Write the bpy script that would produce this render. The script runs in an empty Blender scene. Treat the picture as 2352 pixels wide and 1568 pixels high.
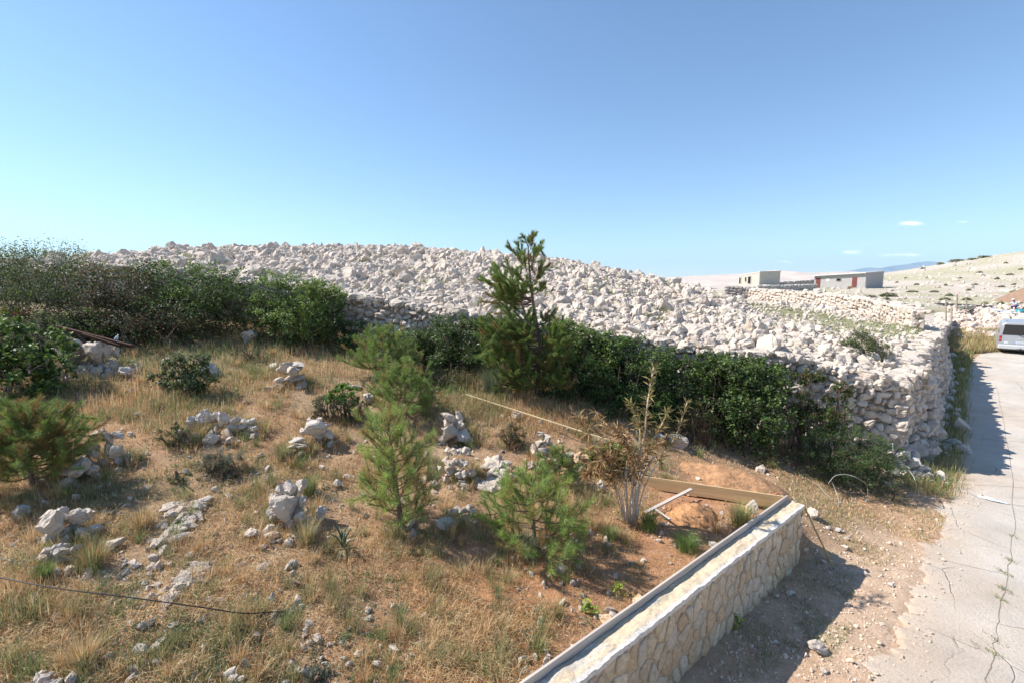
import bpy, bmesh, math, random
import numpy as np
from mathutils import Vector, Matrix, noise, Quaternion
random.seed(11)
R = np.random.default_rng(11)
C = bpy.context.scene.collection
sc = bpy.context.scene
# ------------------------------------------------------------------ camera model
F = 1059.0; PITCH = math.atan((784-660)/F); CAMZ = 4.5
cp, sp = math.cos(PITCH), math.sin(PITCH)
def ray(u, v):
    a = (u-1176)/F; b = (784-v)/F
    return np.array((a, cp+b*sp, -sp+b*cp))
def at(u, v, Y):
    d = ray(u, v); return np.array((0, 0, CAMZ)) + d*(Y/d[1])
def atz(u, v, z):
    d = ray(u, v); return np.array((0, 0, CAMZ)) + d*((z-CAMZ)/d[2])
def proj(P):
    dz = P[:, 2]-CAMZ; c = P[:, 1]*cp-dz*sp; b = (P[:, 1]*sp+dz*cp)/np.maximum(c, .01)
    return 1176+F*P[:, 0]/np.maximum(c, .01), 784-F*b, c
# ------------------------------------------------------------------ object helpers
def put(o, parent=None):
    C.objects.link(o)
    if parent is not None: o.parent = parent
    return o
def tag(o, label=None, cat=None, group=None, kind=None):
    if label: o['label'] = label
    if cat: o['category'] = cat
    if group: o['group'] = group
    if kind: o['kind'] = kind
    return o
def empty(name, loc, label, cat, group=None, rz=0):
    o = bpy.data.objects.new(name, None); put(o); o.location = Vector([float(q) for q in loc]); o.rotation_euler = (0, 0, rz)
    o.empty_display_size = .1
    return tag(o, label, cat, group)
def mesh_np(name, V, faces, mat, parent=None, col=None, smooth=False, mats=None, midx=None):
    """faces: list of int arrays (n,k)"""
    me = bpy.data.meshes.new(name)
    V = np.asarray(V, np.float32).reshape(-1, 3)
    faces = [np.asarray(f, np.int32) for f in faces if len(f)]
    loops = np.concatenate([f.ravel() for f in faces]); sizes = np.concatenate([np.full(len(f), f.shape[1]) for f in faces])
    starts = np.concatenate([[0], np.cumsum(sizes)[:-1]])
    me.vertices.add(len(V)); me.vertices.foreach_set('co', V.ravel())
    me.loops.add(len(loops)); me.loops.foreach_set('vertex_index', loops.astype(np.int32))
    me.polygons.add(len(sizes)); me.polygons.foreach_set('loop_start', starts.astype(np.int32))
    try: me.polygons.foreach_set('loop_total', sizes.astype(np.int32))
    except Exception: pass
    me.polygons.foreach_set('use_smooth', np.full(len(sizes), bool(smooth)))
    if midx is not None: me.polygons.foreach_set('material_index', np.asarray(midx, np.int32))
    me.update(calc_edges=True)
    if col is not None:
        c = np.ones((len(V), 4), np.float32); c[:, :3] = col
        a = me.attributes.new('col', 'FLOAT_COLOR', 'POINT'); a.data.foreach_set('color', c.ravel())
    for m in (mats or [mat]): me.materials.append(m)
    return put(bpy.data.objects.new(name, me), parent)
def bm_obj(name, bm, mat, parent=None, smooth=False, bevel=0):
    me = bpy.data.meshes.new(name); bmesh.ops.recalc_face_normals(bm, faces=bm.faces[:]); bm.to_mesh(me); bm.free()
    for p in me.polygons: p.use_smooth = smooth
    me.materials.append(mat); o = put(bpy.data.objects.new(name, me), parent)
    if bevel:
        m = o.modifiers.new('bevel', 'BEVEL'); m.width = bevel; m.segments = 2; m.limit_method = 'ANGLE'
    return o
def add_box(bm, c, s, rot=None):
    m = Matrix.Translation(Vector([float(q) for q in c])) @ (rot.to_4x4() if rot is not None else Matrix()) @ Matrix.Diagonal((*[float(q) for q in s], 1))
    return bmesh.ops.create_cube(bm, size=1, matrix=m)['verts']
def tube(pts, radii, n=7):
    """numpy tube -> V, quads"""
    pts = np.asarray(pts, float); k = len(pts); radii = np.broadcast_to(np.asarray(radii, float), (k,))
    T = np.gradient(pts, axis=0); T /= np.linalg.norm(T, axis=1)[:, None]+1e-9
    ref = np.where(np.abs(T[:, 2:3]) > .9, np.array([[1., 0, 0]]), np.array([[0, 0, 1.]]))
    A = np.cross(T, ref); A /= np.linalg.norm(A, axis=1)[:, None]+1e-9; B = np.cross(T, A)
    th = np.linspace(0, 2*math.pi, n, endpoint=False)
    V = pts[:, None]+radii[:, None, None]*(np.cos(th)[None, :, None]*A[:, None]+np.sin(th)[None, :, None]*B[:, None])
    V = V.reshape(-1, 3); i = np.arange(k-1)[:, None]*n; j = np.arange(n)[None]; jn = (j+1) % n
    Q = np.stack([i+j, i+jn, i+n+jn, i+n+j], -1).reshape(-1, 4)
    V = np.vstack([V, pts[:1], pts[-1:]]); e = len(V)
    Tr = np.vstack([np.stack([np.full(n, e-2), (np.arange(n)+1) % n, np.arange(n)], -1), np.stack([np.full(n, e-1), (k-1)*n+np.arange(n), (k-1)*n+(np.arange(n)+1) % n], -1)])
    return V, Q, Tr
class Acc:
    """collects geometry for ONE mesh"""
    def __init__(s): s.V = []; s.F = {}; s.c = []; s.n = 0
    def add(s, V, faces, col=None):
        V = np.asarray(V, float).reshape(-1, 3)
        for f in faces:
            f = np.asarray(f, int)
            if len(f): s.F.setdefault(f.shape[1], []).append(f+s.n)
        s.V.append(V); s.n += len(V)
        if col is not None: s.c.append(np.broadcast_to(np.asarray(col, float), V.shape))
        return s
    def tube(s, pts, r, n=6, col=None):
        V, Q, T = tube(pts, r, n); return s.add(V, [Q, T], col)
    def build(s, name, mat, parent=None, smooth=False):
        return mesh_np(name, np.vstack(s.V), [np.vstack(f) for f in s.F.values()], mat, parent, np.vstack(s.c) if s.c else None, smooth)
# ------------------------------------------------------------------ value noise
_tab = R.random((256, 256))
def vnoise(x, y, s=1.0, o=0):
    x = np.asarray(x)/s+o*17.3; y = np.asarray(y)/s+o*31.7
    xi = np.floor(x).astype(int); yi = np.floor(y).astype(int); fx = x-xi; fy = y-yi
    fx = fx*fx*(3-2*fx); fy = fy*fy*(3-2*fy); g = lambda a, b: _tab[a % 256, b % 256]
    return (g(xi, yi)*(1-fx)+g(xi+1, yi)*fx)*(1-fy)+(g(xi, yi+1)*(1-fx)+g(xi+1, yi+1)*fx)*fy
def fbm(x, y, s=1.0, o=0): return (vnoise(x, y, s, o)+.5*vnoise(x, y, s/2.1, o+1)+.25*vnoise(x, y, s/4.3, o+2))/1.75
def sstep(x): x = np.clip(x, 0, 1); return x*x*(3-2*x)
# ------------------------------------------------------------------ terrain
def tps(P):
    P = np.array(P, float); n = len(P); X = P[:, :2]/30
    d = np.linalg.norm(X[:, None]-X[None], axis=2); K = np.where(d > 0, d*d*np.log(d+1e-12), 0)+np.eye(n)*1e-4
    A = np.zeros((n+3, n+3)); A[:n, :n] = K; A[:n, n] = 1; A[:n, n+1:] = X; A[n, :n] = 1; A[n+1:, :n] = X.T
    w = np.linalg.solve(A, np.concatenate([P[:, 2], [0, 0, 0]]))
    def f(x, y):
        x = np.asarray(x, float)/30; y = np.asarray(y, float)/30; r = np.full(x.shape, w[n])+w[n+1]*x+w[n+2]*y
        for i in range(n):
            d2 = (x-X[i, 0])**2+(y-X[i, 1])**2; r = r+w[i]*.5*d2*np.log(d2+1e-12)
        return r
    return f
CX, CY = 9.68, 11.2                                   # corner of the dry stone walls
W1 = [at(240, 612, 16.2), at(420, 622, 15.6), at(600, 645, 15.1), at(790, 674, 14.5), at(850, 687, 14.3), at(1000, 707, 13.8), at(1150, 728, 13.3),
      at(1300, 752, 13.0), at(1440, 775, 12.7), at(1650, 800, 12.2), at(1800, 818, 11.8), np.array((CX, CY, 2.2))]
W1 = [np.array((-34, 19.5, 5.2))]+W1
W1a = np.array(W1)
W2 = np.array([(CX, CY, 2.2), tuple(at(2112, 845, 12.6)), tuple(at(2114, 815, 14.5)), tuple(at(2128, 795, 17)), tuple(at(2152, 775, 20)), (24.2, 26, 2.2), (29.5, 31, 2.35), (34.5, 36.5, 2.65)])
FIELD = tps([(-4.5, 3.7, 1.02), (-1.6, 3.85, .9), (.1, 3.9, .82), (2, 5.6, .8), (4, 7.1, .84), (2, 7, .86), (-1.5, 7.2, 1.25), (-4.3, 13.9, 2.8), (-10, 11, 2.5), (-8, 6, 1.6),
             (-5, 8, 1.75), (.4, 11.5, 1.95), (3.3, 11, 1.3), (5.5, 10.5, .55), (7, 10, .25), (8.6, 10.6, .15), (8, 8.5, .02), (-14, 14, 3.4), (-9, 14.6, 3.2), (-22, 17, 4.2), (-8, 1, 1.0), (0, 0, .7), (-16, 8, 2.3), (4, 8.8, .68)])
FAR = [(-60, 60, 4), (0, 60, 2.5), (30, 60, 2.6), tuple(at(1960, 663, 95)), tuple(at(1740, 668, 95)), tuple(at(1850, 676, 70)), tuple(at(2000, 692, 50)), tuple(at(2130, 695, 50)), tuple(at(2200, 708, 42)),
       tuple(at(2352, 575, 170)), tuple(at(2200, 601, 170)), tuple(at(2100, 617, 180)), tuple(at(2040, 634, 150)), tuple(at(2352, 640, 100)), tuple(at(2250, 672, 72)), tuple(at(2352, 690, 55)),
       (260, 170, 24), (220, 230, 10), (120, 230, 4), (0, 200, 1), (-200, 100, 1), (150, 60, 8), tuple(at(1600, 672, 110)), tuple(at(2150, 640, 120))]
HILL = tps([tuple(p-np.array((0, 0, .12))) for p in W1[1:]]+[tuple(at(*q)) for q in
            [(240, 596, 24), (400, 578, 26), (800, 572, 27), (1000, 580, 27), (1170, 594, 27), (1350, 614, 27), (1540, 652, 28), (1000, 645, 20), (600, 610, 21), (1300, 685, 18), (1500, 725, 16.5), (1600, 765, 14.5),
             (1500, 690, 22), (1700, 735, 20), (1900, 795, 14), (1700, 694, 31), (1850, 718, 27), (1950, 750, 21), (2050, 800, 15.5), (2000, 742, 24), (1850, 703, 33), (2060, 748, 26), (1680, 684, 48), (1950, 722, 33)]]
           + [(-9, 34, 6.6), (5, 34, 5.2), (-25, 30, 5.8), (15, 36, 3.2), (-10, 45, 4.5), (22, 24, 2.3)]+FAR)
ROADF = tps([(0, 2, 0), (-3, -4, 0), (5, 4, 0), (4.7, 7, 0), (7, 8, 0), (10, 10, 0), (12, 8, 0), (20, 12, .1), (18.5, 18.7, .2), (22, 22, .45), (27.5, 26, .81), (33, 26, .9), (30, 33, 1.3), (36, 36, 1.7), (45, 45, 2.3), (40, 25, 1.1), (60, 30, 2.5)]+FAR)
ND = np.array((.775, .632)); NN = np.array((.632, -.775)); NE = np.array((4.72, 7.09))   # near wall: direction, outward normal, right end of the front face
def hillw(x, y):
    yy = np.interp(x, W1a[:, 0], W1a[:, 1]); ex = x > CX; yy = np.where(ex, CY-(x-CX)*.3, yy)
    xx = np.interp(y, W2[:, 1], W2[:, 0]); xx = np.where(y < CY, CX+(y-CY), xx); xx = np.where(y > 36.5, 34.5+(y-36.5)*.9, xx)
    d1 = (y-yy)*.96; d2 = (x-xx)*.7
    return sstep(d1/.35-.6)*(1-sstep(d2/.35+1.6))
def H(x, y):
    x = np.asarray(x, float); y = np.asarray(y, float)
    rx = x-NE[0]; ry = y-NE[1]; t = rx*ND[0]+ry*ND[1]; d = rx*NN[0]+ry*NN[1]
    w = .1+np.clip(t, 0, 1.2)*1.7; s = sstep((d+.16)/w+.5)
    s = np.maximum(s, sstep((np.hypot(x, y)-13.2)/1.6)*sstep((x-5)/2)); f = FIELD(x, y); r = ROADF(x, y); low = f*(1-s)+r*s
    hw = hillw(x, y); far = sstep((np.hypot(x, y)-290)/200)
    z = low*(1-hw)+HILL(x, y)*hw
    z = z*(1-far)+1.5*far
    roadish = s*(1-hw); amp = (1-.8*roadish)
    z = z+amp*((fbm(x, y, 1.3, 3)-.5)*.16+(fbm(x, y, .4, 5)-.5)*.05)*(1-far)
    return z
def Hs(x, y): return float(H(np.array([x]), np.array([y]))[0])
_ts = np.concatenate([np.linspace(2.5, 45, 900), np.linspace(45, 300, 600)])
def hit(u, v):
    d = ray(u, v); P = np.array((0, 0, CAMZ))[None]+_ts[:, None]*d[None]
    b = np.nonzero(P[:, 2] < H(P[:, 0], P[:, 1]))[0]
    return P[b[0]] if len(b) else P[-1]
# ------------------------------------------------------------------ materials
def newmat(name):
    m = bpy.data.materials.new(name); m.use_nodes = True; nt = m.node_tree
    return m, nt, nt.nodes['Principled BSDF']
def N(nt, t, **kw):
    n = nt.nodes.new(t)
    for k, v in kw.items():
        if k in n.inputs: n.inputs[k].default_value = v
        else: setattr(n, k, v)
    return n
def L(nt, a, b): nt.links.new(a, b)
def ramp(nt, fac, stops):
    r = N(nt, 'ShaderNodeValToRGB'); cr = r.color_ramp
    while len(cr.elements) < len(stops): cr.elements.new(.5)
    for e, (p, c) in zip(cr.elements, stops): e.position = p; e.color = (*c, 1) if len(c) == 3 else c
    L(nt, fac, r.inputs[0]); return r.outputs[0]
def mixc(nt, f, a, b, mode='MIX'):
    m = N(nt, 'ShaderNodeMix', data_type='RGBA', blend_type=mode)
    for s, x in ((0, f), (6, a), (7, b)):
        if hasattr(x, 'node'): L(nt, x, m.inputs[s])
        else: m.inputs[s].default_value = x if s == 0 else (*x, 1)
    return m.outputs[2]
def noise_n(nt, scale, detail=4, rough=.6, vec=None):
    n = N(nt, 'ShaderNodeTexNoise'); n.inputs['Scale'].default_value = scale; n.inputs['Detail'].default_value = detail; n.inputs['Roughness'].default_value = rough
    if vec is not None: L(nt, vec, n.inputs['Vector'])
    return n.outputs['Fac']
def bump(nt, b, h, dist=.02, strength=.6):
    n = N(nt, 'ShaderNodeBump'); n.inputs['Distance'].default_value = dist; n.inputs['Strength'].default_value = strength
    L(nt, h, n.inputs['Height']); L(nt, n.outputs[0], b.inputs['Normal'])
def wpos(nt): return N(nt, 'ShaderNodeNewGeometry').outputs['Position']
def limestone(name, pale, mid, stain, dark, bs=.03):
    m, nt, b = newmat(name); P = wpos(nt)
    c = ramp(nt, noise_n(nt, 2.3, 5, .6, P), [(.32, mid), (.62, pale)])
    c = mixc(nt, ramp(nt, noise_n(nt, 1.1, 3, .5, P), [(.56, (0, 0, 0)), (.75, (.7, .7, .7))]), c, stain)
    c = mixc(nt, ramp(nt, noise_n(nt, 9, 6, .7, P), [(.55, (0, 0, 0)), (.72, (.75, .75, .75))]), c, dark)
    L(nt, c, b.inputs['Base Color']); b.inputs['Roughness'].default_value = .9
    h = noise_n(nt, 14, 8, .72, P); bump(nt, b, h, bs, .9)
    return m
M_ROCK = limestone('limestone', (.61, .525, .44), (.50, .425, .355), (.52, .40, .295), (.33, .295, .26), .05)
M_OCHRE = limestone('ochre_limestone', (.54, .38, .235), (.46, .30, .16), (.44, .22, .09), (.50, .42, .34))
M_GREYROCK = limestone('grey_limestone', (.54, .50, .46), (.43, .40, .37), (.47, .39, .32), (.28, .265, .25))
M_DARKROCK = limestone('dark_limestone', (.40, .36, .33), (.30, .27, .25), (.36, .26, .2), (.16, .15, .14))  # limestone in darker tones, for the short end wall
def leafmat(name, rough=.55, trans=.35, spec=.35):
    m, nt, b = newmat(name); a = N(nt, 'ShaderNodeAttribute', attribute_name='col')
    L(nt, a.outputs['Color'], b.inputs['Base Color']); b.inputs['Roughness'].default_value = rough; b.inputs['Specular IOR Level'].default_value = spec
    t = N(nt, 'ShaderNodeBsdfTranslucent'); L(nt, a.outputs['Color'], t.inputs['Color'])
    x = N(nt, 'ShaderNodeMixShader'); x.inputs[0].default_value = trans
    L(nt, b.outputs[0], x.inputs[1]); L(nt, t.outputs[0], x.inputs[2]); L(nt, x.outputs[0], nt.nodes['Material Output'].inputs['Surface'])
    return m
M_LEAF = leafmat('leaf'); M_NEEDLE = leafmat('pine_needle', .6, .3, .25); M_GRASS = leafmat('grass_blade', .7, .35, .2)
def attrmat(name, rough=.9, bs=.01, scale=40, amt=.35):
    m, nt, b = newmat(name); a = N(nt, 'ShaderNodeAttribute', attribute_name='col'); P = wpos(nt)
    g = ramp(nt, noise_n(nt, scale, 6, .7, P), [(.3, (1-amt,)*3), (.7, (1+amt*.5,)*3)])
    L(nt, mixc(nt, 1.0, a.outputs['Color'], g, 'MULTIPLY'), b.inputs['Base Color']); b.inputs['Roughness'].default_value = rough
    bump(nt, b, noise_n(nt, scale*1.2, 7, .7, P), bs, .8); return m
M_ATTR = attrmat('weathered_surface')
def flat(name, c, rough=.6, metal=0, scale=18, amt=.25, bs=.003, spec=.3):
    m, nt, b = newmat(name); tc = N(nt, 'ShaderNodeTexCoord').outputs['Object']
    g = noise_n(nt, scale, 5, .6, tc)
    L(nt, ramp(nt, g, [(.3, tuple(q*(1-amt) for q in c)), (.7, tuple(min(1, q*(1+amt*.6)) for q in c))]), b.inputs['Base Color'])
    b.inputs['Roughness'].default_value = rough; b.inputs['Metallic'].default_value = metal; b.inputs['Specular IOR Level'].default_value = spec
    if bs: bump(nt, b, noise_n(nt, scale*2.2, 6, .7, tc), bs, .6)
    return m
def woodmat(name, c1, c2, axis=0):
    m, nt, b = newmat(name); tc = N(nt, 'ShaderNodeTexCoord').outputs['Object']; mp = N(nt, 'ShaderNodeMapping')
    mp.inputs['Scale'].default_value = tuple(.6 if i == axis else 14 for i in range(3)); L(nt, tc, mp.inputs[0])
    g = noise_n(nt, 2.2, 6, .65, mp.outputs[0]); L(nt, ramp(nt, g, [(.3, c1), (.7, c2)]), b.inputs['Base Color']); b.inputs['Roughness'].default_value = .75
    bump(nt, b, g, .004, .6); return m
M_WOOD = woodmat('raw_timber', (.42, .27, .13), (.62, .44, .24)); M_GREYWOOD = woodmat('weathered_grey_timber', (.36, .31, .27), (.55, .49, .43))
M_BARK = flat('bark', (.17, .12, .09), .9, 0, 30, .4, .01); M_TWIG = flat('pale_twig', (.32, .26, .21), .9, 0, 30, .3, .003)
M_RUST = flat('rusty_iron', (.07, .032, .022), .85, .2, 40, .5, .004)
M_BLACK = flat('black_rubber', (.015, .015, .016), .5, 0, 30, .2, 0)
# ------------------------------------------------------------------ ground sheet
def axis(a, b, fine, far_a, far_b):
    core = np.arange(a, b+1e-6, fine); out = []; x = b; s = fine
    while x < far_b: s *= 1.12; x += s; out.append(x)
    lo = []; x = a; s = fine
    while x > far_a: s *= 1.16; x -= s; lo.append(x)
    return np.concatenate([lo[::-1], core, out])
gx = axis(-17, 36, .13, -2500, 2600); gy = axis(2.5, 34, .13, -300, 2600)
GX, GY = np.meshgrid(gx, gy); GZ = H(GX, GY); GZ0 = GZ.copy()
def Hf(x, y):
    x = np.asarray(x, float); y = np.asarray(y, float)
    i = np.clip(np.searchsorted(gx, x)-1, 0, len(gx)-2); j = np.clip(np.searchsorted(gy, y)-1, 0, len(gy)-2)
    fx = (x-gx[i])/(gx[i+1]-gx[i]); fy = (y-gy[j])/(gy[j+1]-gy[j])
    return (GZ0[j, i]*(1-fx)+GZ0[j, i+1]*fx)*(1-fy)+(GZ0[j+1, i]*(1-fx)+GZ0[j+1, i+1]*fx)*fy
H = Hf
_tc = np.concatenate([np.linspace(2.8, 22, 130), np.linspace(22.3, 60, 90), np.linspace(61, 330, 130)])
def hits(u, v):
    u = np.asarray(u, float); v = np.asarray(v, float); a = (u-1176)/F; b = (784-v)/F; D = np.stack([a, cp+b*sp, -sp+b*cp], 1); out = np.zeros_like(D)
    for s in range(0, len(u), 8000):
        d = D[s:s+8000]; n = len(d); g = CAMZ+_tc[None]*d[:, 2:3]-H(_tc[None]*d[:, :1], _tc[None]*d[:, 1:2]); q = g < 0; k = np.where(q.any(1), q.argmax(1), len(_tc)-1); k = np.maximum(k, 1); r = np.arange(n)
        g0, g1 = g[r, k-1], g[r, k]; f = np.clip(g0/(g0-g1+1e-9), 0, 1); t = _tc[k-1]+(_tc[k]-_tc[k-1])*f; P = d*t[:, None]; P[:, 2] = H(P[:, 0], P[:, 1]); out[s:s+8000] = P
    return out
def hit(u, v): return hits([u], [v])[0]
REDGE = np.array([(-2, -3), (1.2, 1.8), (4.0, 4.7), (5.0, 5.7), (6.4, 6.8), (8.3, 8.45), (10.5, 10.5), (13.5, 13.5), (18.6, 18.7), (23, 23), (26.5, 25.8), (30.5, 27.2), (40, 34), (47, 43), (50, 50)], float)
def cr(P, n=20):
    P = np.asarray(P, float); out = []
    Q = np.vstack([2*P[0]-P[1], P, 2*P[-1]-P[-2]])
    for i in range(1, len(Q)-2):
        t = np.linspace(0, 1, n, endpoint=False)[:, None]; a, b, c, d = Q[i-1], Q[i], Q[i+1], Q[i+2]
        out.append(.5*((2*b)+(-a+c)*t+(2*a-5*b+4*c-d)*t*t+(-a+3*b-3*c+d)*t**3))
    return np.vstack(out+[P[-1:]])
RE = cr(REDGE, 60); RT = np.gradient(RE, axis=0); RT /= np.linalg.norm(RT, axis=1)[:, None]; RN = np.stack([RT[:, 1], -RT[:, 0]], 1)
RW = 5.4
def roadside(x, y):
    """signed distance right of the road's left edge (rough)"""
    ex = np.interp(y, RE[:, 1], RE[:, 0]); return (x-ex)*.72
rd = roadside(GX, GY); under = ((rd > .12) & (rd < RW*1.0) & (GY < 50) & (GY > -3)); GZ = np.where(under, GZ-.05, GZ)
dn = (GX-NE[0])*NN[0]+(GY-NE[1])*NN[1]; tn = (GX-NE[0])*ND[0]+(GY-NE[1])*ND[1]
hw = hillw(GX, GY)
fieldc = np.array((.43, .24, .125)); strawc = np.array((.43, .305, .185)); vergec = np.array((.60, .375, .225)); hillc = np.array((.50, .435, .375)); farc = np.array((.54, .475, .41)); grassc = np.array((.33, .325, .17)); palec = np.array((.60, .47, .355))
n1 = fbm(GX, GY, 1.6, 7)[..., None]; n2 = fbm(GX, GY, 5, 9)[..., None]
col = fieldc*(1-n1)+strawc*n1
vg = sstep((dn+.1)/(.2+np.clip(tn, 0, 1.5)))[..., None]; vmix = vergec*(1-n1)+palec*n1
ing = (sstep((7.2-rd*-1-8.6)/1)*0)[..., None]
lush = (sstep((GY-8)/3)*sstep((.5-GX)/3)*(1-.0*GX))[..., None]*.75; col = col*(1-lush)+np.array((.27, .205, .115))*lush
red = (np.exp(-((dn+1.3)/1.1)**2)*(tn < 1)*(tn > -7)*(.45+.8*fbm(GX, GY, .9, 15)))[..., None].clip(0, 1); col = col*(1-red)+np.array((.46, .225, .105))*red
col = col*(1-vg)+vmix*vg
green = sstep((fbm(GX, GY, 7, 12)-.42)/.16)[..., None]*.8
patch = (np.exp(-(((GX-17.4)/5.8)**2+((GY-23)/8.6)**2)**2)[..., None]*1.2).clip(0, .9)
farz = sstep((GY-30)/8)[..., None]
hc = hillc*(1-n1*.4)+farc*n1*.4
hc = hc*(1-np.clip(patch*.9+green*farz*.85*sstep((320-GY)/200)[..., None], 0, .85))+grassc*np.clip(patch*.9+green*farz*.85*sstep((320-GY)/200)[..., None], 0, .85)
col = col*(1-hw[..., None])+hc*hw[..., None]
fm = sstep((GY-36)/6)[..., None]*(1-hw[..., None]); col = col*(1-fm)+hc*fm
ny, nx = GX.shape; idx = np.arange(ny*nx).reshape(ny, nx)
Q = np.stack([idx[:-1, :-1], idx[:-1, 1:], idx[1:, 1:], idx[1:, :-1]], -1).reshape(-1, 4)
m, nt, b = newmat('stony_earth'); P = wpos(nt); a = N(nt, 'ShaderNodeAttribute', attribute_name='col')
c = mixc(nt, 1.0, a.outputs['Color'], ramp(nt, noise_n(nt, 3.5, 8, .7, P), [(.28, (.62, .58, .55)), (.72, (1.25, 1.25, 1.25))]), 'MULTIPLY')
vo = N(nt, 'ShaderNodeTexVoronoi'); vo.inputs['Scale'].default_value = 22; L(nt, P, vo.inputs['Vector'])
c = mixc(nt, ramp(nt, vo.outputs['Distance'], [(.12, (.55, .55, .55)), (.3, (0, 0, 0))]), c, (.58, .49, .41))
L(nt, c, b.inputs['Base Color']); b.inputs['Roughness'].default_value = .95
bump(nt, b, noise_n(nt, 18, 9, .75, P), .06, .9); M_EARTH = m
ground = mesh_np('ground', np.stack([GX, GY, GZ], -1), [Q], M_EARTH, None, col.reshape(-1, 3), True); ground['kind'] = 'structure'
# ------------------------------------------------------------------ concrete road
ts = np.concatenate([[0, .02, .1], np.linspace(.35, RW, 26)]); k = len(RE)
arc = np.concatenate([[0], np.cumsum(np.linalg.norm(np.diff(RE, axis=0), axis=1))])
wob = (fbm(arc, arc*0, 1.3, 21)-.5)*.8+(fbm(arc, arc*0, .3, 22)-.5)*.4+(fbm(arc, arc*0, .09, 24)-.5)*.16; wob *= np.where(arc < 17, 1, .5)
P2 = RE[:, None]+RN[:, None]*((ts[None]+wob[:, None]*np.exp(-ts[None]*.8)))[..., None]
RZ = H(P2[..., 0], P2[..., 1])*.0+ROADF(P2[..., 0], P2[..., 1])+.012+(fbm(P2[..., 0], P2[..., 1], 1.2, 23)-.5)*.03
RZ[:, 0] -= .09; RZ[:, 1] -= .02; RZ[:, 2] -= .006
dust = np.clip(np.exp(-ts[None]*2.0)*1.4*(fbm(P2[..., 0], P2[..., 1], .9, 25)+.1)+.35*sstep((fbm(P2[..., 0], P2[..., 1], 2.2, 26)-.55)/.2), 0, 1)[..., None]; rcol = np.array((1., 1, 1))*(1-dust)+np.array((1.0, .88, .77))*dust
idx = np.arange(k*len(ts)).reshape(k, len(ts)); Q = np.stack([idx[:-1, :-1], idx[:-1, 1:], idx[1:, 1:], idx[1:, :-1]], -1).reshape(-1, 4)
m, nt, b = newmat('worn_concrete'); P = wpos(nt)
c = ramp(nt, noise_n(nt, .9, 8, .7, P), [(.3, (.42, .375, .325)), (.7, (.58, .53, .47))])
c = mixc(nt, 1.0, c, N(nt, 'ShaderNodeAttribute', attribute_name='col').outputs['Color'], 'MULTIPLY')
c = mixc(nt, ramp(nt, noise_n(nt, 2.4, 5, .7, P), [(.55, (0, 0, 0)), (.75, (.6, .6, .6))]), c, (.52, .40, .29))
c = mixc(nt, ramp(nt, noise_n(nt, 34, 6, .85, P), [(.5, (0, 0, 0)), (.72, (.8, .8, .8))]), c, (.33, .28, .24))
nz = N(nt, 'ShaderNodeTexNoise'); nz.inputs['Scale'].default_value = 1.6; nz.inputs['Detail'].default_value = 5; L(nt, P, nz.inputs['Vector'])
ws = mixc(nt, .25, P, nz.outputs['Color'], 'ADD')
vo = N(nt, 'ShaderNodeTexVoronoi', feature='DISTANCE_TO_EDGE'); vo.inputs['Scale'].default_value = .62; L(nt, ws, vo.inputs['Vector'])
ck = ramp(nt, vo.outputs['Distance'], [(.001, (.8, .8, .8)), (.005, (0, 0, 0))])
msk = ramp(nt, noise_n(nt, .8, 3, .5, P), [(.42, (0, 0, 0)), (.58, (1, 1, 1))])
ck = mixc(nt, 1.0, ck, msk, 'MULTIPLY'); c = mixc(nt, ck, c, (.33, .28, .23)); L(nt, c, b.inputs['Base Color']); b.inputs['Roughness'].default_value = .92
hh = N(nt, 'ShaderNodeMath', operation='SUBTRACT'); L(nt, noise_n(nt, 22, 8, .75, P), hh.inputs[0]); L(nt, ck, hh.inputs[1]); bump(nt, b, hh.outputs[0], .035, .8); M_CONC = m
road = mesh_np('road', np.stack([P2[..., 0], P2[..., 1], RZ], -1), [Q], M_CONC, None, rcol.reshape(-1, 3), True); road['kind'] = 'structure'
# slab joints: irregular dark soil-filled cracks lying 4 mm above the slab
A = Acc()
def crack(pts, w0, w1):
    pts = cr(np.array(pts, float), 10); n = len(pts); s = np.arange(n)
    pts = pts+np.stack([(fbm(s, s*0, 3, 31)-.5)*.12, (fbm(s, s*0+9, 3, 32)-.5)*.12], 1)
    T = np.gradient(pts, axis=0); T /= np.linalg.norm(T, axis=1)[:, None]; nn = np.stack([T[:, 1], -T[:, 0]], 1)
    w = (w0+(w1-w0)*fbm(s, s*0+4, 2.2, 33))[:, None]
    V = np.concatenate([pts-nn*w, pts+nn*w]); z = ROADF(V[:, 0], V[:, 1])+.016+(fbm(V[:, 0], V[:, 1], 1.2, 23)-.5)*.03
    i = np.arange(n-1); A.add(np.column_stack([V, z]), [np.stack([i, i+1, n+i+1, n+i], -1)])
crack([atz(2262, 1568, 0)[:2], atz(2285, 1500, 0)[:2], atz(2290, 1450, 0)[:2], atz(2306, 1370, 0)[:2], atz(2318, 1290, 0)[:2], atz(2330, 1200, 0)[:2], (13, 11.6), (17, 15.6), (21, 19.6)], .001, .007)
crack([atz(2130, 1440, 0)[:2], atz(2200, 1470, 0)[:2], atz(2270, 1500, 0)[:2]], .0015, .006)
crack([atz(2150, 1280, 0)[:2], atz(2230, 1300, 0)[:2], atz(2316, 1320, 0)[:2]], .0015, .006)
crack([(9.8, 10.2), (11.4, 10.0), (13, 9.4)], .0015, .007); crack([(13.2, 13.4), (15, 12.9), (17, 12)], .002, .012)
A.build('road_crack', flat('soil_in_joint', (.25, .20, .155), .95), None)['kind'] = 'structure'
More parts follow.
